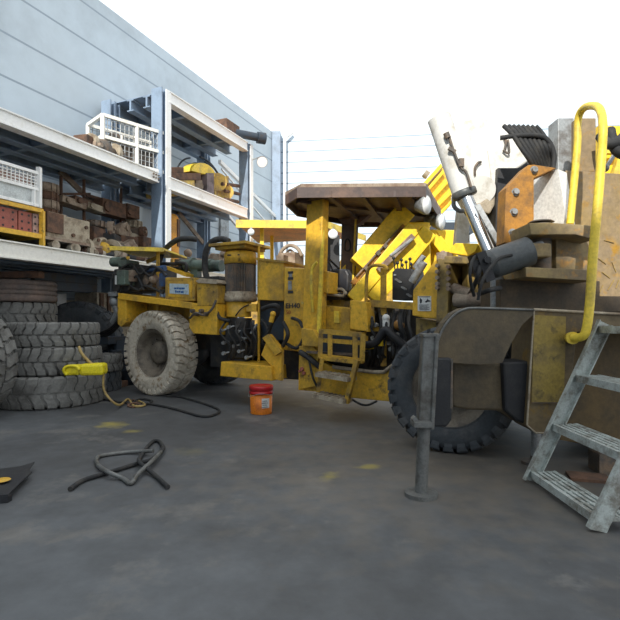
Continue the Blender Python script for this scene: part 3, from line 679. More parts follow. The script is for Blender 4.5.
m = MB(); f2 = V(((536-310)/F*4.35, 4.35, 0)); m.cyl(f2+V((0, 0, .06)), f2+V((0, 0, .75)), .042); s2 = m.build('stabiliser_leg', STEELG, RM)
m = MB(); m.cyl(f2+V((-.03, 0, 0)), f2+V((-.03, 0, .025)), .10, None, 24); m.cyl(f2+V((0, 0, .025)), f2+V((0, 0, .07)), .05); m.build('foot_pad', IRON, s2)
# upper body
ub = gs([(566, 170), (720, 180), (720, 300), (545, 300), (545, 224), (571, 224)], .55, 1.5, 'engine_hood', DUST, RM, .01)
A1 = at(532, 178, 4.8); A2 = at(558, 169, 4.44); A3 = at(567, 225, 4.44); A4 = at(532, 227, 4.8)
m = MB(); m.prism([A1, A2, A3, A4], V((.75, .6, 0))); m.build('hood_corner', mat('sunlit_white_face', (.9, .9, .87), (.75, .74, .7), .1, 4, .4), RM)  # white colour paints the sun glare on this side of the hood
gs([(558, 118), (574, 118), (574, 171), (558, 171)], .75, .2, 'grey_column', STEELG)
gs([(577, 118), (596, 118), (596, 172), (577, 172)], .65, .2, 'brown_column', DUST)
gs([(500, 279), (600, 281), (600, 296), (700, 297), (700, 312), (500, 312)], .35, .5, 'dark_body_and_gap', mat('dark_brown_steel', (.06, .045, .03), (.11, .075, .04), .4, 4, .7))  # dark lower body; its right end paints the shaded gap below the hood
# scrape marks of bare yellow paint
m = MB()
random.seed(3)
for (x, y, dx, dy, w) in ((590, 250, -10, 14, 1), (598, 258, 8, 6, .8), (602, 272, 8, 6, .9), (612, 262, 4, 10, .8), (608, 290, 6, -10, 1), (600, 292, 3, -7, 1), (616, 288, 3, -8, .9), (604, 240, 10, 3, .7)):
    a1 = G.P(x, y, .542); b1 = G.P(x+dx, y+dy, .542); m.beam(a1, b1, .006, w*.006, V((0, 0, 1)))
m.build('scraped_paint', DUSTY, ub)
# pivot flanges
DUSTF = mat('dusty_flange_steel', (.34, .25, .11), (.20, .15, .09), .45, 3, .7, dirt2=(.42, .22, .05), amt2=.12)
tf = gs([(529, 223), (549, 222.5), (587, 225), (599, 227), (598, 239), (588, 238), (576, 234.5), (531, 234.5)], .05, .55, 'pivot_flange', DUSTF, RM, .006)
bf = gs([(525.5, 267), (590, 270), (596, 272), (595, 281), (526, 277)], .05, .55, 'pivot_flange', DUSTF, RM, .006)
m = MB(); m.cyl(G.P(541, 224, .3), G.P(541, 280, .3), .085, None, 24); m.cyl(G.P(541, 222.5, .3), G.P(541, 221, .3), .11, .09, 24); m.build('pivot_pin', IRON, RM)
gs([(556, 233), (596, 236), (594, 272), (556, 270)], .3, .3, 'pivot_web', DUSTF)
gs([(531, 243), (552, 243), (552, 257), (531, 257)], .08, .3, 'cylinder_eye', DUSTF, RM, .015)
# steering cylinder
m = MB(); c1_ = at(492, 264, 4.15); c2_ = at(529, 251, 4.15); m.cyl(c1_, c2_, .128, None, 28); dv = (c2_-c1_).normalized(); m.cyl(c1_-dv*.05, c1_, .11, .128, 28)
scyl = m.build('steering_cylinder', GREYD, RM)
m = MB(); m.cyl(c2_, c2_+dv*.12, .055, None, 20); m.build('piston_rod', STEELG, scyl)
m = MB(); m.box(c1_-dv*.10, (.08, .24, .26), dv); m.box(c1_-dv*.16+V((0, -.05, .03)), (.1, .1, .1), dv); m.hexhead(c1_-dv*.1+V((.0, -.13, .05)), (0, -1, 0), .03, .03); m.build('valve_manifold', BLACKR, scyl)
m = MB()
m.tube([at(478, 300, 3.95), at(482, 282, 3.92), at(490, 268, 3.95), at(500, 258, 3.98), at(512, 255, 4.0)], .014)
m.tube([at(474, 296, 4.1), at(470, 275, 4.0), at(474, 258, 4.05), at(484, 254, 4.1)], .014); m.tube([at(479, 294, 4.2), at(490, 290, 4.0), at(500, 288, 4.1)], .022)
m.tube([at(472, 290, 4.2), at(478, 276, 4.0), at(480, 262, 4.1)], .02); m.each('cylinder_hose', RUBK, scyl)
m = MB(); m.cyl(at(497, 277, 4.5), at(497, 310, 4.5), .06); m.box(at(505, 292, 4.9), (.3, .3, .3)); m.each('grey_standpipe', STEELG, RM)
# bolted plate
B = Frame(0, 4.45, 1, 0)
bp_ = slab(B, [(506, 188), (528, 165), (534, 164.5), (557, 168), (534, 178), (534, 243), (504, 243)], 0, .19, 'bolted_plate', RBRN, RM, .006)
m = MB()
for (x, y) in ((515.5, 192), (513.8, 212), (512.3, 232.5), (534, 170)):
    m.cyl(B.P(x, y, 0), B.P(x, y, -.012), .036, None, 20); m.hexhead(B.P(x, y, -.012), (0, -1, 0), .026, .03)
m.build('bolts', STEELG, bp_)
m = MB(); m.prism([at(x, y, 5.1) for x, y in ((498, 168), (520, 168), (540, 150), (545, 240), (494, 260))], (0, .3, 0)); m.build('dark_gap_block', DARK, RM)  # dark block fills the gap behind the bolted plate in place of shade
# white boom
BM = Frame(0, 5.2, 1, 0)
bo = slab(BM, [(452, 128), (470, 118), (500, 116), (516, 130), (533, 158), (517, 169), (504, 178), (501, 192), (497, 203), (489, 210), (480, 207), (470, 190), (455, 150)], 0, .5, 'white_boom', WHT, RM, .02)
m = MB(); m.cyl(BM.P(481, 190, -.05), BM.P(481, 190, .0), .15, None, 28); m.prism([BM.P(x, y, -.03) for x, y in ((488, 150), (494, 155), (502, 175), (500, 192), (492, 180))], BM.n*.03); m.build('boom_boss', WHT, bo)
m = MB(); m.tube([BM.P(475, 176, -.02), BM.P(475, 168, -.03), BM.P(478, 163, -.03), BM.P(481, 162, -.02)], .014); m.tube([BM.P(504, 152, -.02), BM.P(506, 143, -.03), BM.P(504, 136, -.03)], .014); m.tube([BM.P(503, 150, -.03), BM.P(509, 153, -.04), BM.P(508, 140, -.03)], .012); m.each('boom_hook', IRON, bo)
slab(BM, [(474, 204), (482, 202), (497, 188), (495, 205), (490, 214), (480, 211)], -.05, .4, 'boom_tip', TAN, RM, .02)
m = MB(); m.tube([BM.P(454, 197, -.1), BM.P(454, 206, -.1), BM.P(460, 211, -.1), BM.P(468, 210, -.1)], .024); m.build('hose_guard', STEELG, RM)
slab(BM, [(459, 209), (471, 211), (468, 246), (456, 244)], .95, .15, 'white_stay', WHT, RM, .01)
m = MB(); b1 = at(439, 118, 4.95); b2 = at(465, 196, 4.95); m.cyl(b1, b2, .118, None, 28)
lc = m.build('lift_cylinder', WHT, RM)
dv2 = (b2-b1).normalized()
m = MB(); m.lathe([(.08, .012), (.115, .012), (.126, 0), (.126, -.05), (.118, -.06)], b2, dv2, 28); m.build('gland_ring', GREYD, lc)
m = MB(); m.cyl(b2-dv2*.1, at(491, 256, 4.75), .065, None, 24); m.build('chrome_rod', CHROME, lc)
m = MB(); m.tube([at(449, 136, 4.8), at(454, 152, 4.8), at(461, 168, 4.8), at(466, 172, 4.8), at(471, 187, 4.8)], .014); m.cyl(at(446, 133, 4.8), at(448, 138, 4.8), .03); m.box(at(452, 150, 4.8), (.08, .03, .03), V((1, 0, -.5))); m.box(at(461, 163, 4.8), (.05, .05, .08)); m.build('cylinder_fittings', IRON, lc)
m = MB()
m.beam(at(477, 205, 4.7), at(500, 245, 4.65), .04, .05); m.build('silver_strip', STEELG, lc)
# hoses over the boom
for i in range(8):
    m = MB(); m.tube([at(504+4.5*i, 126, 4.7), at(512+4.4*i, 134, 4.62+i*.01), at(520+4.2*i, 146, 4.6), at(529+3.2*i, 159, 4.6+.01*i), at(536+2.4*i, 170, 4.7)], .022); m.build('boom_hose', RUBK, RM)
m = MB(); m.tube([at(500, 138, 4.66), at(520, 135.5, 4.6), at(540, 136, 4.6), at(549, 142, 4.6), at(554, 155, 4.6), at(553, 168, 4.6)], .024); m.build('boom_hose', RUBK, RM)
# handrails
m = MB(); m.tube([at(602, 150, 3.75), at(598, 200, 3.75), at(593, 255, 3.75), at(590, 300, 3.75), at(587, 326, 3.75), at(583, 336, 3.77), at(573, 338, 3.85)], .034, 14); m.tube([at(602, 150, 3.75), at(603, 128, 3.75), at(601, 112, 3.85), at(595, 106, 4.0), at(584, 108, 4.2), at(578, 120, 4.3), at(577, 150, 4.3), at(570, 224, 4.3)], .032, 14)
m.cyl(at(573, 338, 3.85), at(571, 338, 4.0), .05)
m.build('handrail', YELP, RM)
m = MB(); m.beam(at(606, 168, 4.7), at(622, 142, 4.7), .03, .03); m.sphere(at(605, 168, 4.7), .04); m.build('grey_link_rod', STEELG, RM)
slab(Frame(0, 5.2, 1, 0), [(598, 126), (660, 126), (660, 176), (598, 176)], 0, .3, 'yellow_guard', YELB, RM)
m = MB(); m.beam(at(614, 176, 5.1), at(622, 150, 5.1), .06, .06); m.beam(at(600, 152, 5.1), at(640, 153, 5.1), .06, .04); m.each('guard_frame', YELP, RM)
m = MB(); m.tube([at(601, 136, 4.5), at(608, 144, 4.4), at(620, 140, 4.4), at(632, 128, 4.5)], .05); m.tube([at(610, 130, 4.5), at(616, 150, 4.4), at(632, 158, 4.5)], .045); m.each('coiled_hose', RUBK, RM)
m = MB(); q = V((3.0, 5.6, .7)); 
wheel(V((3.4, 5.3, .75)), V((0, -1, 0)), .75, .5, .38, RM, RUBD, DARK, 24)
m = MB(); m.box((3.2, 5.6, .9), (2.4, 1.4, .8)); m.build('chassis', DARK, RM)

# ================================================================== ladder
LD = thing('step_ladder', 'worn pale grey steel step ladder standing at the right edge beside the brown machine', 'ladder', (2.05, 3.4, 0))
yF, yN = 3.86, 2.93
rb = lambda y: V((1.76, y, 0)); rt = lambda y: V((2.36, y, 1.28))
for i, y in enumerate((yF, yN)):
    m = MB(); a1, b1 = rb(y), rt(y); d = (b1-a1).normalized(); nr = V((-d.z, 0, d.x))
    inn = V((0, -1 if i == 0 else 1, 0))
    m.prism([a1+nr*.05, a1-nr*.05+V((.0, 0, 0)), b1-nr*.05, b1+nr*.05], inn*.006)
    m.prism([a1+nr*.05, b1+nr*.05, b1+nr*.058, a1+nr*.058], inn*.045)
    m.prism([a1-nr*.05, b1-nr*.05, b1-nr*.058, a1-nr*.058], inn*.045)
    zmin = min(p.z for p in m.v)
    for p in m.v:
        if p.z < 0: p.z = 0
    m.build('side_rail', ALU, LD)
for (z, x) in ((.08, 1.81), (.46, 1.985), (.85, 2.165), (1.24, 2.35)):
    m = MB(); 
    for k in range(5): m.box((x-.03+k*.042, (yF+yN)/2, z), (.022, yF-yN-.02, .02))
    for yy in (yN+.02, yN+.25, (yF+yN)/2, yF-.25, yF-.02): m.box((x+.05, yy, z-.003), (.20, .03, .018))
    m.box((x-.045, (yF+yN)/2, z-.015), (.012, yF-yN-.02, .055)); m.box((x+.15, (yF+yN)/2, z-.015), (.012, yF-yN-.02, .055))
    m.build('tread', ALU, LD)
g1 = ground(588, 474)
m = MB(); m.box((2.56, 4.12, .085), (.24, .2, .17), V((1, -.1, 0))); m.prism([V((2.44, 4.03, .17)), V((2.68, 4.01, .17)), V((2.7, 4.2, .17)), V((2.46, 4.22, .17))], (0, 0, .008))
tag(m.build('wooden_block', IRON, None, .008), 'small dark square block on the floor behind the step ladder', 'block')
m = MB(); m.box((2.28, 3.93, .012), (.3, .2, .024), V((1, -.3, 0))); tag(m.build('floor_plate', RUST), 'thin reddish-brown rusty plate lying flat behind the ladder foot', 'metal plate')

# ================================================================== BACKGROUND MACHINE
BG = thing('parked_machine', 'yellow machine with an orange-lined sheet canopy parked behind the drilling machine', 'mining machine', (.2, 13.2, 0))
z2 = 3.75
q = [atz(236, 223, z2), atz(327, 224, z2), atz(366, 238, z2), atz(258, 243, z2)]
m = MB(); m.prism(q, (0, 0, .05)); cn = m.build('canopy_sheet', ORG, BG)
m = MB(); m.prism([q[0]+V((0, -.03, -.12)), q[1]+V((0, -.03, -.12)), q[1]+V((0, 0, -.12)), q[0]+V((0, 0, -.12))], (0, 0, .2)); m.prism([q[1]+V((0, -.03, -.1)), q[2]+V((0, -.03, -.1)), q[2]+V((0, 0, -.1)), q[1]+V((0, 0, -.1))], (0, 0, .17)); m.build('canopy_edge', YELP, cn)
m = MB()
for (px, Y) in ((322, 12.2), (262, 12.6), (350, 13.6), (272, 14)):
    p = at(px, 300, Y); m.beam(V((p.x, p.y, 0)), V((p.x, p.y, z2)), .1, .1)
m.each('canopy_post', YELB, BG)
p = at(332, 300, 12.3)
m = MB(); m.box((.1, 13.2, 1.1), (3.6, 1.6, 1.4)); m.box((1.5, 13.4, 2.2), (1.4, 1.4, 1.4)); m.build('body', YELD, BG, .03)
worklight(at(333, 234, 12.2), (0, -1, 0), .13, BG)
worklight(at(251, 232, 11.9), (0, -1, -.2), .09, BG)
m = MB(); m.box(at(330, 255, 12.9), (.5, .3, 1.0)); m.build('control_panel', BLACKR, BG)
CT = thing('storage_container', 'tan and dark grey container standing behind the yellow booms below the lift cylinder', 'container', (3.6, 14.5, 0))
m = MB(); p0 = at(430, 300, 14); p1_ = at(470, 300, 14); hx = p1_.x-p0.x
m.box(((p0.x+p1_.x)/2, 14.6, 1.9), (hx, 1.2, 3.8)); 
m.build('container_body', TAN, CT, .02)
m = MB(); m.box(((p0.x+p1_.x)/2-.3, 13.9, 3.93), (hx*1.5, .5, .3)); m.build('dark_top_rail', DARKB, CT)
m = MB()
for k in range(8): m.box((p0.x+hx*(k+.5)/8, 13.97, 1.8), (.04, .06, 3.3))
m.each('rib', TAN, CT)

# ================================================================== RACK
RK = thing('storage_rack', 'tall two-bay blue-grey steel storage rack with white front beams along the left wall', 'storage rack', K.W(0, .7, 0))
u2 = 3.85
cols = [(-7.2, 4.9), (.10, 6.6), (u2, 6.6)]
for (u, h) in cols:
    for v in (0, RD):
        m = MB()
        # H section
        m.box(K.W(u, v, h/2), (.012+.05, .30, h), K.d); m.box(K.W(u-.14, v, h/2), (.03, .30, h), K.d); m.box(K.W(u+.14, v, h/2), (.03, .30, h), K.d)
        o = m.build('column', BLUE, RK)
        if v == 0:
            m = MB(); m.box(K.W(u+.06, v-.16, h/2), (.17, .02, h), K.d); m.build('white_flange', STEELW, o)
def rbeam(u0, u1, zb, zt, v, mt, name):
    m = MB(); h = zt-zb; m.box(K.W((u0+u1)/2, v, zb+.012), (u1-u0, .20, .024), K.d); m.box(K.W((u0+u1)/2, v, zt-.012), (u1-u0, .20, .024), K.d); m.box(K.W((u0+u1)/2, v-.04 if v < .5 else v, (zb+zt)/2), (u1-u0, .05, h-.04), K.d)
    return m.build(name, mt, RK)
for (u0, u1, zb, zt) in ((-7.05, -.17, 2.28, 2.56), (-7.05, -.17, 4.38, 4.62), (.17, u2-.17, 2.28, 2.56), (.17, u2-.17, 4.32, 4.62), (.17, u2-.17, 6.33, 6.6)):
    rbeam(u0, u1, zb, zt, -.08, STEELC if zb < 3 else STEELW, 'front_beam')
    for v in (.5, 1.0, RD): rbeam(u0, u1, zb, zt, v, BLUE, 'joist')
    m = MB(); m.box(K.W((u0+u1)/2, RD/2, zt+.012), (u1-u0, RD+.1, .02), K.d); m.build('deck_plate', BLUE, RK)
    n = int((u1-u0)/1.9)
    m = MB()
    for k in range(n+1):
        uu = u0+(u1-u0)*(k+.5)/(n+1); m.beam(K.W(uu, 0, (zb+zt)/2), K.W(uu, RD, (zb+zt)/2), .1, .2)
    m.each('cross_member', BLUE, RK)
DZ = {0: 2.56+.022, 1: 4.62+.022, 2: 6.6+.022}
for (a1, b1, v, w) in (((60, 171), (101, 211), 1.45, .12), ((178, 212), (203, 243), 1.45, .12)):
    m = MB(); m.beam(K.P(*a1, v), K.P(*b1, v), .06, w); m.build('diagonal_brace', RUSTL, RK)
m = MB()
for k in range(3):
    for z in (4.46, 4.53): m.hexhead(K.W(-.2-.08*k, -.175, z), -K.n, .02, .03)
m.build('splice_bolts', IRON, RK)
# wall conduit + lamp near column 2
m = MB(); m.beam(K.W(u2+.1, 0, 6.15), K.W(u2+.1, -.45, 6.2), .03, .03); lampb = thing('floodlight', 'small round floodlight on an arm at the far rack column', 'light', K.W(u2+.2, -.2, 5.9))
m.build('arm', STEELG, lampb)
m = MB(); lp = K.W(u2+.1, -.5, 6.05); m.lathe([(.001, -.12), (.1, -.1), (.17, 0), (.165, .015)], lp, V((.3, -.8, -.4)), 20); m.build('lamp_head', STEELG, lampb)
m = MB(); m.lathe([(.001, .01), (.16, .006)], lp, V((.3, -.8, -.4)), 20); m.build('lens', GLASS, lampb)
m = MB(); m.beam(K.W(u2+.2, RD*.7, 4.9), K.W(9.0, RD+.2, 3.4), .08, .08); m.beam(K.W(u2+.2, RD*.7, 6.3), K.W(9.1, RD+.2, 5.6), .1, .12); m.beam(K.W(u2+.3, RD*.7, 6.1), K.W(9.0, RD+.25, 5.0), .05, .05); m.beam(K.W(u2+.2, RD*.5, 3.4), K.W(9.2, RD+.2, 5.2), .04, .04)
tag(m.build('trim_3', STEELW), kind='structure')
m = MB()
for u in (5.4, 7.2): m.box(K.W(u, RD+.28, 4.6), (.5, .08, .9), K.d)
tag(m.build('window_1', STEELG), kind='structure')

# --- stillages on the rack
def kbox(m, x0, y0, x1, y1, v0, v1):   # 3D box in rack frame from pixel outline on front plane v0
    m.prism([K.P(x0, y0, v0), K.P(x1, y0, v0), K.P(x1, y1, v0), K.P(x0, y1, v0)], K.n*(v1-v0))
def uz(px, py, v):
    p = K.P(px, py, v); return (p-K.O).dot(K.d), p.z
z0 = DZ[0]
ur, _ = uz(43, 230, .08); ul = ur-2.3
ST = thing('steel_stillage', 'yellow tubular steel stillage holding red blocks on the rack deck', 'stillage', K.W((ur+ul)/2, .6, z0))
m = MB(); hz = uz(43, 211, .08)[1]
for v in (.10, 1.1):
    m.beam(K.W(ul, v, hz), K.W(ur, v, hz), .06, .07); m.beam(K.W(ul, v, z0+.18), K.W(ur, v, z0+.18), .06, .08)
    for u in (ul, ul+.75, ur): m.beam(K.W(u, v, z0), K.W(u, v, hz if u in (ul, ur) else z0+.18), .07, .07)
for u in (ul, ur): m.beam(K.W(u, .1, hz), K.W(u, 1.1, hz), .06, .06); m.beam(K.W(u, .1, z0+.18), K.W(u, 1.1, z0+.18), .06, .06)
m.build('frame', YEL, ST)
m = MB(); m.box(K.W((ul+ur)/2, .6, z0+.2), (ur-ul, 1.0, .03), K.d); m.build('base_tray', YELD, ST)
zt_ = z0+.215
blocks = [(-2, 17.5), (18.5, 32), (33, 41.5)]
for i, (x0, x1) in enumerate(blocks):
    u0 = uz(x0, 230, .15)[0]; u1 = uz(x1, 230, .15)[0]; hh = (hz-.06-zt_)
    o = thing('drilled_block', ('red oxide drilled block at the left in the yellow stillage', 'red oxide drilled block in the middle of the yellow stillage', 'paler red drilled block at the right end in the yellow stillage')[i], 'metal block', K.W((u0+u1)/2, .5, zt_), 'drilled blocks in the yellow stillage')
    m = MB(); m.box(K.W((u0+u1)/2, .5, zt_+hh/2), (u1-u0, .7, hh), K.d); m.build('block_body', BRICK if i < 2 else PINK, o, .01)
    m = MB(); n = max(2, int((u1-u0)/.12))
    for a in range(n):
        for c in range(3):
            p = K.W(u0+(u1-u0)*(a+.5)/n, .15, zt_+hh*(c+.5)/3); m.cyl(p, p-K.n*.004, .02, None, 8)
    m.build('drilled_holes', BLACKR, o)
ur2 = uz(39, 200, .08)[0]; ul2 = ur2-2.4; zb2 = hz+.04; zt2 = uz(39, 172, .08)[1]
WS = thing('pallet_cage', 'white steel pallet cage stacked on the yellow stillage', 'stillage', K.W((ur2+ul2)/2, .6, zb2))
m = MB()
zm = zb2+(zt2-zb2)*.50
for v in (.08, 1.15):
    for z in (zb2+.03, zm, zt2-.03): m.beam(K.W(ul2, v, z), K.W(ur2, v, z), .05, .05)
    for u in (ul2, ul2+.8, ul2+1.6, ur2-.1): m.beam(K.W(u, v, zb2), K.W(u, v, zm), .05, .05)
    for u in (ul2, ur2): m.beam(K.W(u, v, zb2), K.W(u, v, zt2+.08), .07, .07)
for u in (ul2, ur2):
    for z in (zb2+.03, zm, zt2-.03): m.beam(K.W(u, .08, z), K.W(u, 1.15, z), .05, .05)
m.build('frame', STEELW, WS)
m = MB(); m.box(K.W((ul2+ur2)/2, .11, (zb2+zm)/2), (ur2-ul2, .02, zm-zb2-.04), K.d); m.box(K.W(ur2-.02, .6, (zb2+zm)/2), (.02, 1.0, zm-zb2-.04), K.d); m.build('lower_panel', mat('grey_white_panel', (.6, .64, .64), (.4, .42, .42), .3, 5, .6), WS)
m = MB(); N_ = 34
for k in range(N_): m.box(K.W(ul2+(ur2-ul2)*k/N_, .09, (zm+zt2)/2), (.014, .012, zt2-zm), K.d)
for k in range(6): m.box(K.W((ul2+ur2)/2, .09, zm+(zt2-zm)*k/6), (ur2-ul2, .012, .014), K.d)
m.build('mesh_panel', STEELW, WS)
m = MB(); m.box(K.W((ul2+ur2)/2, .6, zm-.05+(zt2-zm)*.42), (ur2-ul2-.1, .85, (zt2-zm)*.8), K.d); tag(m.build('packing_block', PINK), 'pinkish brown goods seen through the mesh of the white pallet cage', 'packed goods')

# --- junk on the rack
def junk(kind, px, py, v, size, mt, name, label, cat, zbase, yaw=0.0, grp='rusty machine parts on the lower rack deck'):
    """px = centre column, py unused except height via zbase; size in metres"""
    p = K.P(px, 250, v); c = V((p.x, p.y, zbase)); d = Matrix.Rotation(yaw, 3, 'Z') @ K.d; w = UP.cross(d)
    a, b, h = size; o = thing(name, label, cat, c, grp)
    if kind == 'housing':
        m = MB(); m.box(c+V((0, 0, h*.5)), (a*.8, b*.8, h), d); m.build('casing', mt, o, .02)
        m = MB(); q = c-w*b*.4+V((0, 0, h*.5)); r = min(a, h)*.3; m.cyl(q, q-w*.08, r); m.cyl(q-w*.08, q-w*.16, r*.5); m.box(c+V((0, 0, .03)), (a, b, .06), d); m.build('flange', RUSTL, o)
    elif kind == 'axle':
        r = h/2; m = MB(); m.cyl(c-d*a/2+V((0, 0, r)), c+d*a/2+V((0, 0, r)), r*.45); m.sphere(c+V((0, 0, r)), r*.95); m.build('axle_tube', mt, o)
        m = MB(); 
        for s in (-1, 1): m.cyl(c+d*s*a*.5+V((0, 0, r)), c+d*s*(a*.5-.08)+V((0, 0, r)), r)
        m.each('hub_flange', TAN, o)
    elif kind == 'ring':
        r = a/2; m = MB(); m.lathe([(r, 0), (r, h), (r*.62, h), (r*.62, 0)], c, UP, 24, True); m.build('ring_body', mt, o)
        m = MB(); 
        for k in range(12): m.box(c+V((math.cos(k*.5236)*r, math.sin(k*.5236)*r, h/2)), (.05, .05, h*.9), V((math.cos(k*.5236), math.sin(k*.5236), 0)))
        m.build('teeth', mt, o)
    elif kind == 'disc':      # standing wheel
        r = h/2; q = c+V((0, 0, r)); m = MB(); m.lathe([(r, -b/2), (r, b/2), (r*.8, b/2), (r*.72, b*.2), (.001, b*.2)], q, -w, 28); m.lathe([(r, -b/2), (.001, -b/2)], q, -w, 28); m.build('disc_body', mt, o)
        m = MB(); m.cyl(q, q-w*b*.8, r*.28); m.build('boss', RUSTL, o)
    elif kind == 'pipe':
        m = MB(); r = h*.16; m.tube([c-d*a/2+V((0, 0, r)), c-d*a*.1+V((0, 0, r*1.3)), c+d*a*.3+V((0, 0, h*.5)), c+d*a*.45+V((0, 0, h-r))], r, 10); m.build('pipe_body', mt, o)
        m = MB(); m.cyl(c-d*a/2+V((0, 0, r*1.0)), c-d*(a/2-.05)+V((0, 0, r*1.0)), r*1.0); m.cyl(c+d*a*.44+V((0, 0, h-r*1.5)), c+d*a*.45+V((0, 0, h-r*.8)), r*1.6); m.build('pipe_flange', TAN, o)
    elif kind == 'arm':
        m = MB(); m.prism([c-d*a/2, c+d*a/2, c+d*a/2+V((0, 0, h*.4)), c+d*a*.1+V((0, 0, h)), c-d*a*.35+V((0, 0, h*.7)), c-d*a/2+V((0, 0, h*.3))], w*b*.4); m.build('arm_body', mt, o, .01)
        m = MB(); q = c+d*a*.1+V((0, 0, h*.6)); m.cyl(q-w*b*.1, q+w*b*.5, h*.22); m.build('bushing', RUSTL, o)
    return o
z0 = DZ[0]
# big tan gearbox on a low trolley
g = thing('gearbox_housing', 'large tan grimy steel gearbox casing on the rack next to the yellow stillage', 'machine part', K.P(69, 250, .3))
g.location.z = z0
m = MB(); ua, ub_ = uz(47, 230, .25)[0], uz(90, 230, .25)[0]
zc_b = z0+.22; zc_t = uz(70, 217, .25)[1]
m.box(K.W((ua+ub_)/2, .65, (zc_b+zc_t)/2), (ub_-ua, .8, zc_t-zc_b), K.d); m.box(K.W(ua+.35, .65, zc_t+.02), (.4, .5, .08), K.d); m.build('casing', TAN, g, .02)
m = MB(); m.box(K.W(ua+.15, .24, (zc_b+zc_t)/2+.05), (.34, .05, (zc_t-zc_b)*.8), K.d); m.build('dark_end_cover', RUST, g)
m = MB()
for k in range(4): m.cyl(K.W(ua+.55+k*.3, .25, zc_b+.12+.2*(k % 2)), K.W(ua+.55+k*.3, .22, zc_b+.12+.2*(k % 2)), .035)
m.each('plug', RUST, g)
g2 = thing('trolley', 'low steel trolley with pale round wheels under the tan gearbox casing', 'trolley', K.W((ua+ub_)/2, .6, z0))
m = MB(); m.box(K.W((ua+ub_)/2+.05, .6, zc_b-.03), (ub_-ua+.35, .9, .05), K.d); m.build('bed', RUSTL, g2)
for v in (.2, 1.0):
    for u in (ua+.1, ua+.55, ub_-.45, ub_-.02):
        m = MB(); m.cyl(K.W(u, v-.06, z0+.085), K.W(u, v+.06, z0+.085), .084); m.build('wheel', TAN, g2)
# parts
J = [
 ('disc', 101, .35, (.4, .16, .42), TAN, 'wheel_hub', 'pale round wheel hub standing among the rusty parts', 'machine part', z0, .3),
 ('housing', 93, .9, (.5, .45, .72), RUST, 'pump_casing', 'rust-brown square pump casing just right of the tan gearbox', 'machine part', z0, .2),
 ('axle', 103, .3, (.9, .3, .34), YELD, 'drive_axle', 'ochre-brown axle lying along the front edge of the rack deck', 'machine part', z0, 0),
 ('housing', 110, .8, (.6, .45, .62), DARK, 'valve_casing', 'black oily valve casing behind the ochre axle', 'machine part', z0, .5),
 ('axle', 119, .35, (.8, .3, .40), IRON, 'drive_axle', 'grimy grey axle with round flanges right of the ochre axle', 'machine part', z0, .4),
 ('housing', 126, .85, (.55, .45, .66), RUST, 'gear_casing', 'brown gear casing under the tilted pipe on the rack', 'machine part', z0, -.3),
 ('arm', 132, .4, (.8, .4, .55), RUSTL, 'lever_arm', 'pale rusty lever arm leaning near the rack column', 'machine part', z0, .2),
 ('disc', 139, .35, (.4, .14, .36), RUSTL, 'brake_disc', 'pale rusty disc on edge close to the first rack column', 'machine part', z0, -.4),
 ('housing', 143, .8, (.5, .4, .72), RUST, 'motor_casing', 'tall dark-brown casing beside the first rack column', 'machine part', z0, .1),
 ('pipe', 116, 1.08, (1.0, .2, .9), RUST, 'pipe_elbow', 'curved rusty pipe rising behind the oily casings', 'pipe', z0, .0),
 ('housing', 133, 1.2, (.45, .4, .98), IRON, 'cast_housing', 'grey cast housing at the back of the heap by the wall', 'machine part', z0, .7),
]
for (kd, px, v, sz, mt, nm, lb, ct, zb, yw) in J: junk(kd, px, 0, v, sz, mt, nm, lb, ct, zb, yw)
J2 = [  # second layer
 ('ring', 95, .9, (.42, .4, .14), IRON, 'ring_gear', 'iron ring gear lying on top of the square pump casing', 'gear', z0+.73, 0),
 ('disc', 111, .8, (.3, .12, .3), RUSTL, 'pulley', 'small pale pulley standing on the black valve casing', 'machine part', z0+.63, .6),
 ('arm', 126, .85, (.6, .35, .36), RUSTL, 'bracket_arm', 'pale bracket arm lying across the brown gear casing', 'machine part', z0+.67, .3),
 ('disc', 143, .8, (.3, .12, .26), RUST, 'pulley', 'small brown pulley standing on the tall casing by the column', 'machine part', z0+.73, .3),
 ('ring', 133, 1.2, (.4, .4, .18), TAN, 'bearing_ring', 'tan bearing ring on top of the grey cast housing', 'machine part', z0+.99, 0),
]
for (kd, px, v, sz, mt, nm, lb, ct, zb, yw) in J2: junk(kd, px, 0, v, sz, mt, nm, lb, ct, zb, yw)
# stack of rusty rings right of the white cage
for k in range(5):
    uu = uz(45.5, 200, .9)[0]; zz = zc_t if False else z0+.9+k*.17
    junk('ring', 45.5, 0, 1.15, (.46-.02*(k % 2), .4, .165), RUST if k % 2 else RUSTL, 'ring_gear', ('lowest', 'second', 'middle', 'fourth', 'topmost')[k]+' rusty ring in the pile right of the white pallet cage', 'gear', z0+.60+k*.17, .1*k, 'rusty rings piled beside the white pallet cage')
p = K.P(45.5, 250, 1.15)
m = MB(); m.box(V((p.x, p.y, z0+.295)), (.6, .5, .59), K.d); tag(m.build('steel_crate', RUST, None, .01), 'dark rusty steel crate under the pile of rings', 'crate')
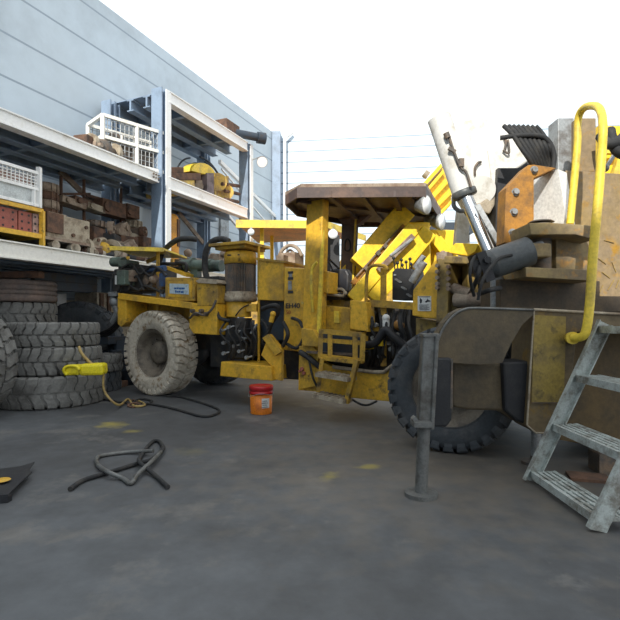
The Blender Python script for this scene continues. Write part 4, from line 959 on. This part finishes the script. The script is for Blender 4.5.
# pipe rack of brown posts and rails with things on it
PR = thing('parts_stand', 'brown welded pipe frame standing on the rack behind the heap of parts', 'frame', K.P(90, 250, 1.3)); PR.location.z = z0
m = MB(); vv = 1.25
for (x, yt) in ((61, 176), (84, 179), (121, 187)):
    u, zt3 = uz(x, yt, vv); m.beam(K.W(u, vv, z0), K.W(u, vv, zt3), .05, .05)
def kb(m, a1, b1, v, w=.05): m.beam(K.P(*a1, v), K.P(*b1, v), w, w)
kb(m, (61, 194), (90, 194), vv); kb(m, (86, 195), (121, 205), vv, .06); kb(m, (60, 204), (121, 217), vv, .07); kb(m, (78, 207), (121, 216), 1.4, .05); kb(m, (100, 209), (140, 228), 1.4, .06)
m.each('frame_member', RUST, PR)
shelfz = uz(90, 207, vv)[1]
for i, (px, py, w_, h_, mt, nm, lb) in enumerate(((70, 203, .6, .14, RUSTL, 'metal_bar', 'pale bent bar lying on the left of the brown pipe frame'), (80, 203, .5, .16, RUST, 'metal_bar', 'brown bar lying on the middle of the pipe frame'), (92, 208, .5, .14, TAN, 'metal_bar', 'tan bar lying right of the middle on the pipe frame'), (110, 209, .7, .34, RUST, 'steel_box', 'brown steel box on the right end of the pipe frame'), (129, 212, .4, .32, RUST, 'square_plate', 'square rusty plate sticking up behind the heap near the column'))):
    m = MB(); p = K.P(px, py, 1.1); m.box(p, (w_, .3, h_), (K.d+V((0, 0, -.08 if i < 3 else 0)))); m.cyl(p-K.d*w_*.3-K.n*.2, p-K.d*w_*.3+K.n*.1, h_*.35)
    tag(m.build(nm, mt, None, .01), lb, 'machine part')
# upper deck bay 1: crate tilted, and bits
z1 = DZ[1]
CR = thing('wire_crate', 'white framed wire crate standing skewed on the upper rack beam near the column', 'stillage', K.P(133, 160, .3)); CR.location.z = z1
pc = K.P(129, 160, .5); pc.z = z1; dcr = Matrix.Rotation(-.35, 3, 'Z') @ K.d; wcr = UP.cross(dcr)
def cw(a, b, h): return pc+dcr*a+wcr*b+V((0, 0, h))
m = MB(); La, Lb, Lh = .75, .38, .95
for z in (.05, .5, Lh):
    for s in (-1, 1): m.beam(cw(-La, s*Lb, z), cw(La, s*Lb, z), .07, .07); m.beam(cw(s*La, -Lb, z), cw(s*La, Lb, z), .07, .07)
for a in (-La, 0, La):
    for s in (-1, 1): m.beam(cw(a, s*Lb, 0), cw(a, s*Lb, Lh), .07, .07)
m.build('frame', STEELC, CR)
m = MB()
for k in range(16): m.beam(cw(-La+k*.095, Lb, .05), cw(-La+k*.095, Lb, Lh), .012, .012); m.beam(cw(-La+k*.095, -Lb, .05), cw(-La+k*.095, -Lb, Lh), .012, .012)
for k in range(8): m.beam(cw(-La, Lb, .1+k*.11), cw(La, Lb, .1+k*.11), .012, .012); m.beam(cw(-La, -Lb, .1+k*.11), cw(La, -Lb, .1+k*.11), .012, .012)
m.build('wire_mesh', STEELG, CR)
m = MB(); m.box(cw(0, 0, .35), (1.3, .6, .4), dcr); m.cyl(cw(-.3, -.1, .5), cw(-.3, .1, .75), .12); tag(m.build('scrap_metal', IRON, None, .02), 'grey metal scrap lying inside the white wire crate', 'scrap metal')
junk('axle', 103, 0, .3, (.7, .3, .4), IRON, 'drive_shaft', 'grey shaft on the upper rack beam left of the wire crate', 'machine part', z1, 0, 'parts on the upper rack deck')
junk('housing', 88, 0, .35, (.6, .4, .3), RUST, 'pump_casing', 'brown casing on the upper rack beam at the left', 'machine part', z1, .2, 'parts on the upper rack deck')
junk('housing', 97, 0, .7, (.5, .4, .5), STEELG, 'motor_casing', 'grey motor casing behind the shaft on the upper deck', 'machine part', z1, .4, 'parts on the upper rack deck')
# bay 2 upper: yellow pump assembly
YP = thing('pump_assembly', 'yellow and rust pump assembly with a half-round cover on the upper rack shelf', 'machine part', K.P(200, 190, .5)); YP.location.z = z1
Y2 = mat('faded_yellow_paint', (.75, .52, .12), (.4, .27, .15), .4, 4, .7)
m = MB(); kbox(m, 168, 179, 195, 196, .2, .9); m.build('yellow_base', Y2, YP, .03)
m = MB(); kbox(m, 167, 173, 201, 180, .15, 1.0); kbox(m, 170, 167, 184, 174, .3, .8); m.build('rusty_top', RUST, YP, .02)
m = MB(); m.prism([K.P(204+12*math.cos(t), 174-11*math.sin(t)+(12*math.cos(t))*.25, .25) for t in [i*math.pi/14 for i in range(15)]], K.n*.35); m.build('half_round_cover', YELP, YP, .01)
m = MB(); kbox(m, 207, 173, 214, 198, .2, .5); m.build('purple_grey_bracket', mat('mauve_steel', (.2, .16, .17), (.1, .08, .08), .4, 5, .7), YP)
m = MB(); kbox(m, 215, 176, 229, 206, .3, .9); m.cyl(K.P(218, 182, .2), K.P(218, 182, .9), .25); m.cyl(K.P(226, 192, .15), K.P(226, 192, .9), .22); m.build('gear_case', Y2, YP, .02)
m = MB(); kbox(m, 196, 180, 208, 194, .35, .9); m.cyl(K.P(199, 186, .2), K.P(199, 186, .4), .12); m.build('valve_body', RUSTL, YP, .02)
m = MB()
for (a1, b1) in (((225, 191), (239, 194)), ((225, 199), (238, 202)), ((222, 184), (239, 186)), ((228, 205), (233, 212))): m.cyl(K.P(*a1, .1), K.P(*b1, .1), .05)
m.each('stud', RUST, YP)
m = MB()
for (cx, cy, rr) in ((186, 178, 16), (192, 178, 12)):
    m.tube([K.P(cx-rr*math.cos(t)*.9+4, cy-rr*1.25*math.sin(t), .95) for t in [i*math.pi/2/6 for i in range(7)]], .025)
for (cx, cy, rr) in ((205, 178, 20), (200, 180, 26)):
    m.tube([K.P(cx+rr*math.sin(t)*.9, cy+8-rr*1.2*math.cos(t)+rr*.3*math.sin(t), .95) for t in [i*math.pi/2/6 for i in range(7)]], .03)
for t in (.4, .8, 1.2): m.beam(K.P(205+18*math.sin(t), 186-24*math.cos(t)+6*math.sin(t), .95), K.P(200+24*math.sin(t), 188-31*math.cos(t)+8*math.sin(t), .95), .03, .03)
m.build('curved_guard', DARKB, YP)
junk('housing', 213, 0, 1.15, (.5, .4, .6), STEELC, 'white_casing', 'whitish casing behind the yellow pump assembly', 'machine part', z1, .1, 'parts on the upper rack deck')
# top deck bay 2 item sticking out
TD = thing('track_motor', 'dark motor lying on the top rack deck over the far column', 'machine part', K.P(243, 140, .1)); TD.location.z = DZ[2]
m = MB(); a0 = K.W(u2-.7, .25, DZ[2]); m.box(a0+V((0, 0, .2)), (.7, .5, .4), K.d); m.build('casing', RUST, TD, .02)
m = MB(); m.cyl(K.W(u2-.5, .1, DZ[2]+.18), K.W(u2+.15, -.5, DZ[2]+.15), .12); m.cyl(K.W(u2+.02, -.38, DZ[2]+.15), K.W(u2+.2, -.55, DZ[2]+.15), .17); m.build('shaft', DARKB, TD)
# orange housing on lower deck bay 2
OD = thing('compressor_tank', 'orange tank standing on the lower deck right behind the white rack column', 'tank', K.P(170, 250, .7)); OD.location.z = DZ[0]
p = K.P(169.5, 250, .7); ztop = CH+(HY-214)*p.y/F
m = MB(); m.lathe([(.001, DZ[0]), (.2, DZ[0]), (.24, DZ[0]+.1), (.24, ztop-.12), (.18, ztop-.02), (.001, ztop)], V((p.x, p.y, 0)), UP, 24); m.build('tank_body', ORG, OD)
m = MB(); m.box(V((p.x+.2, p.y, ztop-.5)), (.1, .2, .7)); m.build('gauge_box', RUST, OD)

# ================================================================== TYRES
def stack_tyre(x, y, z, R_, W_, ri, mt, label, grp, nl=26, lh=.04, yaw=0, style='lug'):
    m = MB(); tyre(m, V((0, 0, W_/2)), UP, R_, W_, ri, nl, lh, style)
    zz = min(p.z for p in m.v)
    for p in m.v: p.z -= zz
    o = m.build('tyre', mt, None); o.location = (x, y, z); o.rotation_euler = (0, 0, yaw); tag(o, label, 'tyre', grp); return o
g1_ = 'tyres stacked at the front left'
stack_tyre(-4.1, 7.62, 0, .80, .46, .42, RUBG, 'largest grey tyre lying on the floor, bottom of the front stack of three', g1_, 30, .03)
stack_tyre(-4.02, 7.60, .478, .67, .40, .33, RUBG, 'grey tyre in the middle of the front stack of three', g1_, 28, .045, .5)
stack_tyre(-4.08, 7.64, .894, .68, .36, .34, RUBG, 'grey chunky tyre on top of the front stack of three', g1_, 28, .045, .9)
g2_ = 'tyres stacked at the back left'
zz = 0
for k, (w, mt, st_, lb) in enumerate(((.39, RUBG, 'lug', 'tyre at the very bottom of the rear stack at the left edge'), (.39, RUBG, 'lug', 'second tyre from the floor in the rear stack at the left edge'), (.37, RUBG, 'lug', 'third tyre from the floor in the rear stack at the left edge'), (.40, RUBG, 'lug', 'grey lugged tyre directly under the reddish tyre in the rear stack'), (.41, RUBR, 'worn', 'worn reddish smooth tyre on top of the rear stack under a dark plank'))):
    stack_tyre(-5.55+.04*(k % 2), 9.0, zz, (.72 if k == 4 else .69), w, .36, mt, lb, g2_, 0 if st_ == 'worn' else 26, .04, k*.4, st_); zz += w*1.035+.004
# dark plank on the reddish tyre
m = MB(); a1 = V((-6.25, 8.70, zz+.055)); b1 = V((-4.78, 8.55, zz+.055)); m.beam(a1, b1, .16, .11); m.beam(a1+V((0, -.02, .06)), b1+V((0, -.02, .06)), .1, .01)
tag(m.build('steel_channel', RUST, None, .006), 'dark rusty beam lying on the reddish tyre at the left edge', 'beam')
# standing tyre at left edge
m = MB(); tyre(m, V((0, 0, 0)), V((-.25, -1, 0)), .74, .42, .36, 26, .045); o = m.build('tyre', RUBG); zmn = 0
mn = min(p.z for p in m.v); o.location = (-4.66, 6.42, 0); tag(o, 'grey chunky tyre standing upright at the left edge in front of the stacks', 'tyre')
# upright dark wheel behind
UW = thing('spare_wheel', 'dark upright wheel with deep lugs standing behind the front tyre stack', 'wheel', (-4.85, 10.15, 0))
wheel(V((-4.85, 10.15, .85)), V((.08, -1, 0)), .845, .5, .38, UW, RUBD, DARK, 26, .2)
stack_tyre(-4.0, 8.95, 0, .46, .34, .25, RUBD, 'small dark tyre on the floor between the front stack and the dusty wheel', 'small dark tyres behind the front stack', 22, .03)
stack_tyre(-3.97, 8.93, .36, .46, .30, .25, RUBG, 'small grey tyre lying on the small dark tyre behind the front stack', 'small dark tyres behind the front stack', 22, .03)

# things behind under the rack
SK = thing('scrap_skip', 'rusty beige steel skip under the rack between the upright wheel and the machine', 'skip', K.P(93, 300, 1.3)*1.0)
SK.location.z = 0
ua_, ub2 = uz(97, 300, 1.0)[0], uz(119, 300, 1.0)[0]; uc = (ua_+ub2)/2; ul_ = ub2-ua_
m = MB(); m.box(K.W(uc, 1.35, .96), (ul_, .7, 1.92), K.d); m.build('skip_body', TAN, SK, .02)
m = MB()
for k in range(3): m.box(K.W(ua_+ul_*(k+.5)/3, .98, 1.1), (.09, .05, 1.6), K.d)
m.each('skip_rib', RUST, SK)
m = MB(); m.box(K.W(uc, .985, 1.45), (ul_, .04, .06), K.d); m.build('skip_rail', RUST, SK)
ua3, ub3 = uz(34, 300, 1.2)[0], uz(97, 300, 1.2)[0]
m = MB(); m.box(K.W((ua3+ub3)/2, 1.25, 2.09), (ub3-ua3, .12, .37), K.d); db = m.build('shaded_wall_panel', DARKB, RK, .01)  # dark panel added to paint the shade on the wall below the deck
m = MB(); m.box(K.W((ua3+ub3)/2, 1.185, 2.10), (ub3-ua3, .01, .012), K.d); m.build('seam', BLACKR, db)
m = MB(); q0_, q1_ = K.W(-6, 1.79, 0), K.W(2.5, 1.79, 0); m.prism([q0_, q1_, q1_+K.n*.07, q0_+K.n*.07], (0, 0, 1.75)); tag(m.build('baseboard_left', TAN), kind='structure')
m = MB(); m.prism([K.P(x, y, 1.75) for x, y in ((57, 294), (66.5, 293.5), (66.5, 309), (57, 310))], K.n*.03)
tag(m.build('notice_board', STEELW), 'small white board on the wall above the upright dark wheel', 'board')
od = at(124, 300, 9.75); od.z = 0
DR = thing('oil_drum', 'dark blue-grey drum standing in the gap left of the dusty rear wheel', 'drum', od)
m = MB(); m.lathe([(.001, .88), (.29, .88), (.30, .9), (.30, .6), (.315, .59), (.30, .57), (.30, .32), (.315, .31), (.30, .29), (.30, 0), (.001, 0)], od, UP, 32); m.build('drum_body', DARKB, DR)
m = MB(); m.cyl(od+V((.15, 0, .88)), od+V((.15, 0, .91)), .04); m.build('bung_cap', IRON, DR)
# low rubbish between stack and wheel
for i, (px, py, a_, b__, h_, mt, nm, lb) in enumerate(((108, 388, .5, .35, .12, RUST, 'metal_plate', 'brown scrap plate on the floor left of the dusty wheel'), (116, 384, .25, .2, .2, IRON, 'metal_box', 'dark small metal box on the floor against the dusty wheel'), (96, 391, .3, .2, .07, TAN, 'wooden_board', 'pale piece of board on the floor beside the front tyre stack'))):
    p = ground(px, py); m = MB(); m.box(p+V((0, .15, h_/2)), (a_, b__, h_), V((1, .3*(i-1), 0))); tag(m.build(nm, mt, None, .008), lb, 'scrap')

# yellow casing on the tyre
YC = thing('yellow_casing', 'bright yellow plastic casing lying on the front edge of the lowest big tyre', 'plastic casing', (-3.33, 6.98, .478))
yc = V((-3.25, 6.95, .49)); dy = V((1, .08, .03))
m = MB(); m.box(yc+V((.12, 0, .10)), (.34, .22, .17), dy); m.box(yc+V((-.16, 0, .09)), (.26, .2, .15), dy); m.build('body', YPL, YC, .04)
m = MB(); m.tube([yc+V((-.22, -.11, .03)), yc+V((-.25, -.13, .1)), yc+V((-.2, -.12, .15)), yc+V((-.08, -.12, .15)), yc+V((-.04, -.12, .1))], .022); m.build('handle', YPL, YC)
m = MB(); m.tube([yc+V((-.12, .05, .42)), yc+V((-.05, .0, .32)), yc+V((.06, -.0, .2)), yc+V((.12, 0, .16))], .022); m.build('sleeve', HOSY, YC)
m = MB(); q0 = yc+V((.28, -.02, .12)); m.tube([q0, V((-2.98, 6.95, .28)), V((-2.80, 7.0, .06)), ground(128, 399, .02), ground(134, 406, .02), ground(145, 405, .02), ground(139, 401, .02)], .017)
tag(m.build('cable', HOSY), 'ochre cable running down from the yellow casing to the floor', 'cable')
# floor hoses
def fh(pts, r, mt, label, name='hose', z=None):
    m = MB(); m.tube([ground(x, y, r*1.05+(pts[i][2] if len(pts[i]) > 2 else 0)) for i, (x, y) in enumerate([(q[0], q[1]) for q in pts])], r, 8, True, 8); tag(m.build(name, mt), label, 'hose')
fh([(96, 398), (120, 402), (142, 405), (152, 401), (140, 399), (134, 403), (150, 404), (175, 409), (200, 416), (214, 415), (219, 410), (205, 404), (180, 397), (166, 396)], .017, RUBK, 'black hose looped on the floor beside the dusty wheel')
fh([(128, 404), (133, 400), (138, 403), (134, 407), (128, 406), (133, 403, .03), (140, 404)], .014, RUST, 'short reddish hose curled on the floor by the dusty wheel')
fh([(70, 489), (84, 480), (110, 472), (136, 464), (152, 459, .02), (163, 449, .02), (160, 442), (154, 441), (148, 446), (142, 455), (139, 461, .03), (146, 468, .02), (156, 476), (168, 487)], .019, RUBK, 'dark grey hose looped on the floor at the lower left')
fh([(153, 451, .03), (130, 452), (105, 455), (97, 458), (98, 465), (108, 472, .03), (122, 478), (131, 483), (138, 474, .02), (150, 463, .03), (161, 452, .03)], .019, STEELK, 'grey rubber hose crossing the dark hose at the lower left')

# small loose pieces filling the heap on the rack
LS = [(92, .25, 'short rusty pipe stub at the front of the heap beside the trolley', 'pipe_stub', RUST, .09, .34), (98, .2, 'short pale pipe stub in front of the round wheel hub', 'pipe_stub', TAN, .07, .3),
 (113, .2, 'dark pipe stub in front of the ochre axle', 'pipe_stub', DARK, .08, .4), (123, .15, 'pale rusty roller at the front of the heap by the grey axle', 'roller', RUSTL, .1, .3), (130, .15, 'dark roller at the front of the heap below the lever arm', 'roller', DARK, .1, .34),
 (136, .15, 'brown roller at the front of the heap near the brake disc', 'roller', RUST, .1, .3)]
for (px, v, lb, nm, mt, r_, l_) in LS:
    p = K.P(px, 250, v); p.z = DZ[0]+r_; m = MB(); dq = (K.d+K.n*random.uniform(-.9, .9)).normalized(); m.cyl(p-dq*l_/2, p+dq*l_/2, r_); m.cyl(p-dq*(l_/2+.03), p+dq*(l_/2+.03), r_*.6)
    tag(m.build(nm, mt), lb, 'machine part', 'rusty machine parts on the lower rack deck')
# black plate lower left
BPp = thing('loader_bucket_tip', 'black pointed steel plate with a yellow spot at the lower left corner', 'steel plate', ground(0, 490))
z_ = .05
pts = [ground(-40, 474, z_), ground(0, 470, z_), ground(20, 467.5, z_), ground(34.5, 463, z_), ground(29, 471, z_), ground(32, 473, z_-.0), ground(20, 484, z_), ground(8, 496, z_), ground(-40, 500, z_)]
m = MB(); m.prism(pts, (0, 0, .012)); m.prism([p+V((0, .0, 0)) for p in pts[:2]]+[pts[1]+V((0,-.03,0)), pts[0]+V((0,-.03,0))], (0, 0, -.05)); m.prism([pts[7]+V((0,.05,0)), pts[8]+V((0,.05,0)), pts[8], pts[7]], (0, 0, -.05)); m.build('plate', BLACKR, BPp, .004)
m = MB(); c = ground(2, 480, z_+.03); m.lathe([(.001, .006), (.055, .004), (.06, 0)], c, UP, 20); m.build('yellow_spot', YEL, BPp)

# pail
gp = ground(260.5, 414.5); gp.y += .1
PL = thing('oil_pail', 'orange plastic pail with a red lid standing on the floor under the machine', 'pail', gp)
s = gp.y/F; H_ = 28*s
m = MB(); m.lathe([(.001, 0), (10.3*s, 0), (10.6*s, .01), (11.3*s, H_*.72), (11.0*s, H_*.72)], gp, UP, 36); m.build('pail_body', ORP, PL)
m = MB(); m.lathe([(11.3*s, H_*.70), (12.0*s, H_*.71), (12.0*s, H_*.78), (11.6*s, H_*.79), (11.6*s, H_*.84), (12.1*s, H_*.85), (12.1*s, H_*.96), (11.5*s, H_), (10.6*s, H_*.97), (.001, H_*.97)], gp, UP, 36); m.build('lid', REDP, PL)
m = MB(); rr = 11.2*s+.003; vs = []
for k in range(7):
    t = -math.pi/2+.15+k*.12
    for z in (H_*.24, H_*.58): vs.append(gp+V((math.cos(t)*rr*(.975+.03*z/H_), math.sin(t)*rr*(.975+.03*z/H_), z)))
m.add(vs, [[2*k, 2*k+2, 2*k+3, 2*k+1] for k in range(6)]); lbp = m.build('paper_label', LAB, PL)
m = MB()
for k in range(4):
    t = -math.pi/2+.42; z = H_*(.28+.07*k); m.box(gp+V((math.cos(t)*(rr+.003), math.sin(t)*(rr+.003), z)), (.09-.02*(k % 2), .004, .006), V((-math.sin(t), math.cos(t), 0)))
m.build('print_lines', INKK, lbp)
m = MB(); m.tube([gp+V((-11.8*s, 0, H_*.75)), gp+V((-11*s, -9*s, H_*.64)), gp+V((0, -12.4*s, H_*.75)), gp+V((11*s, -9*s, H_*.7)), gp+V((11.8*s, 0, H_*.75))], .004, 6); m.build('bail_handle', STEELG, PL)

# ================================================================== light, sky, camera
sun = bpy.data.lights.new('sun', 'SUN'); sun.energy = 5.0; sun.angle = math.radians(.6); sun.color = (1, .95, .86)
so = bpy.data.objects.new('sun', sun); COL.objects.link(so)
sd = V((-.25, -.80, .50)).normalized(); so.rotation_euler = sd.to_track_quat('Z', 'Y').to_euler(); so.location = (-10, -6, 14)
w = bpy.data.worlds.new('sky'); SC.world = w; w.use_nodes = True; nt = w.node_tree
bg = nt.nodes['Background']; bg.inputs['Color'].default_value = (.93, .97, 1.0, 1); bg.inputs['Strength'].default_value = 1.32
cam = bpy.data.cameras.new('camera'); cam.sensor_width = 36; cam.lens = 36*F/620; cam.shift_y = (HY-310)/620; cam.clip_end = 300
co_ = bpy.data.objects.new('camera', cam); COL.objects.link(co_); co_.location = (0, 0, CH); co_.rotation_euler = (math.pi/2, 0, 0)
SC.camera = co_
vs_ = SC.view_settings; vs_.view_transform = 'Standard'; vs_.look = 'None'; vs_.exposure = 0; vs_.gamma = 1; vs_.use_curve_mapping = False
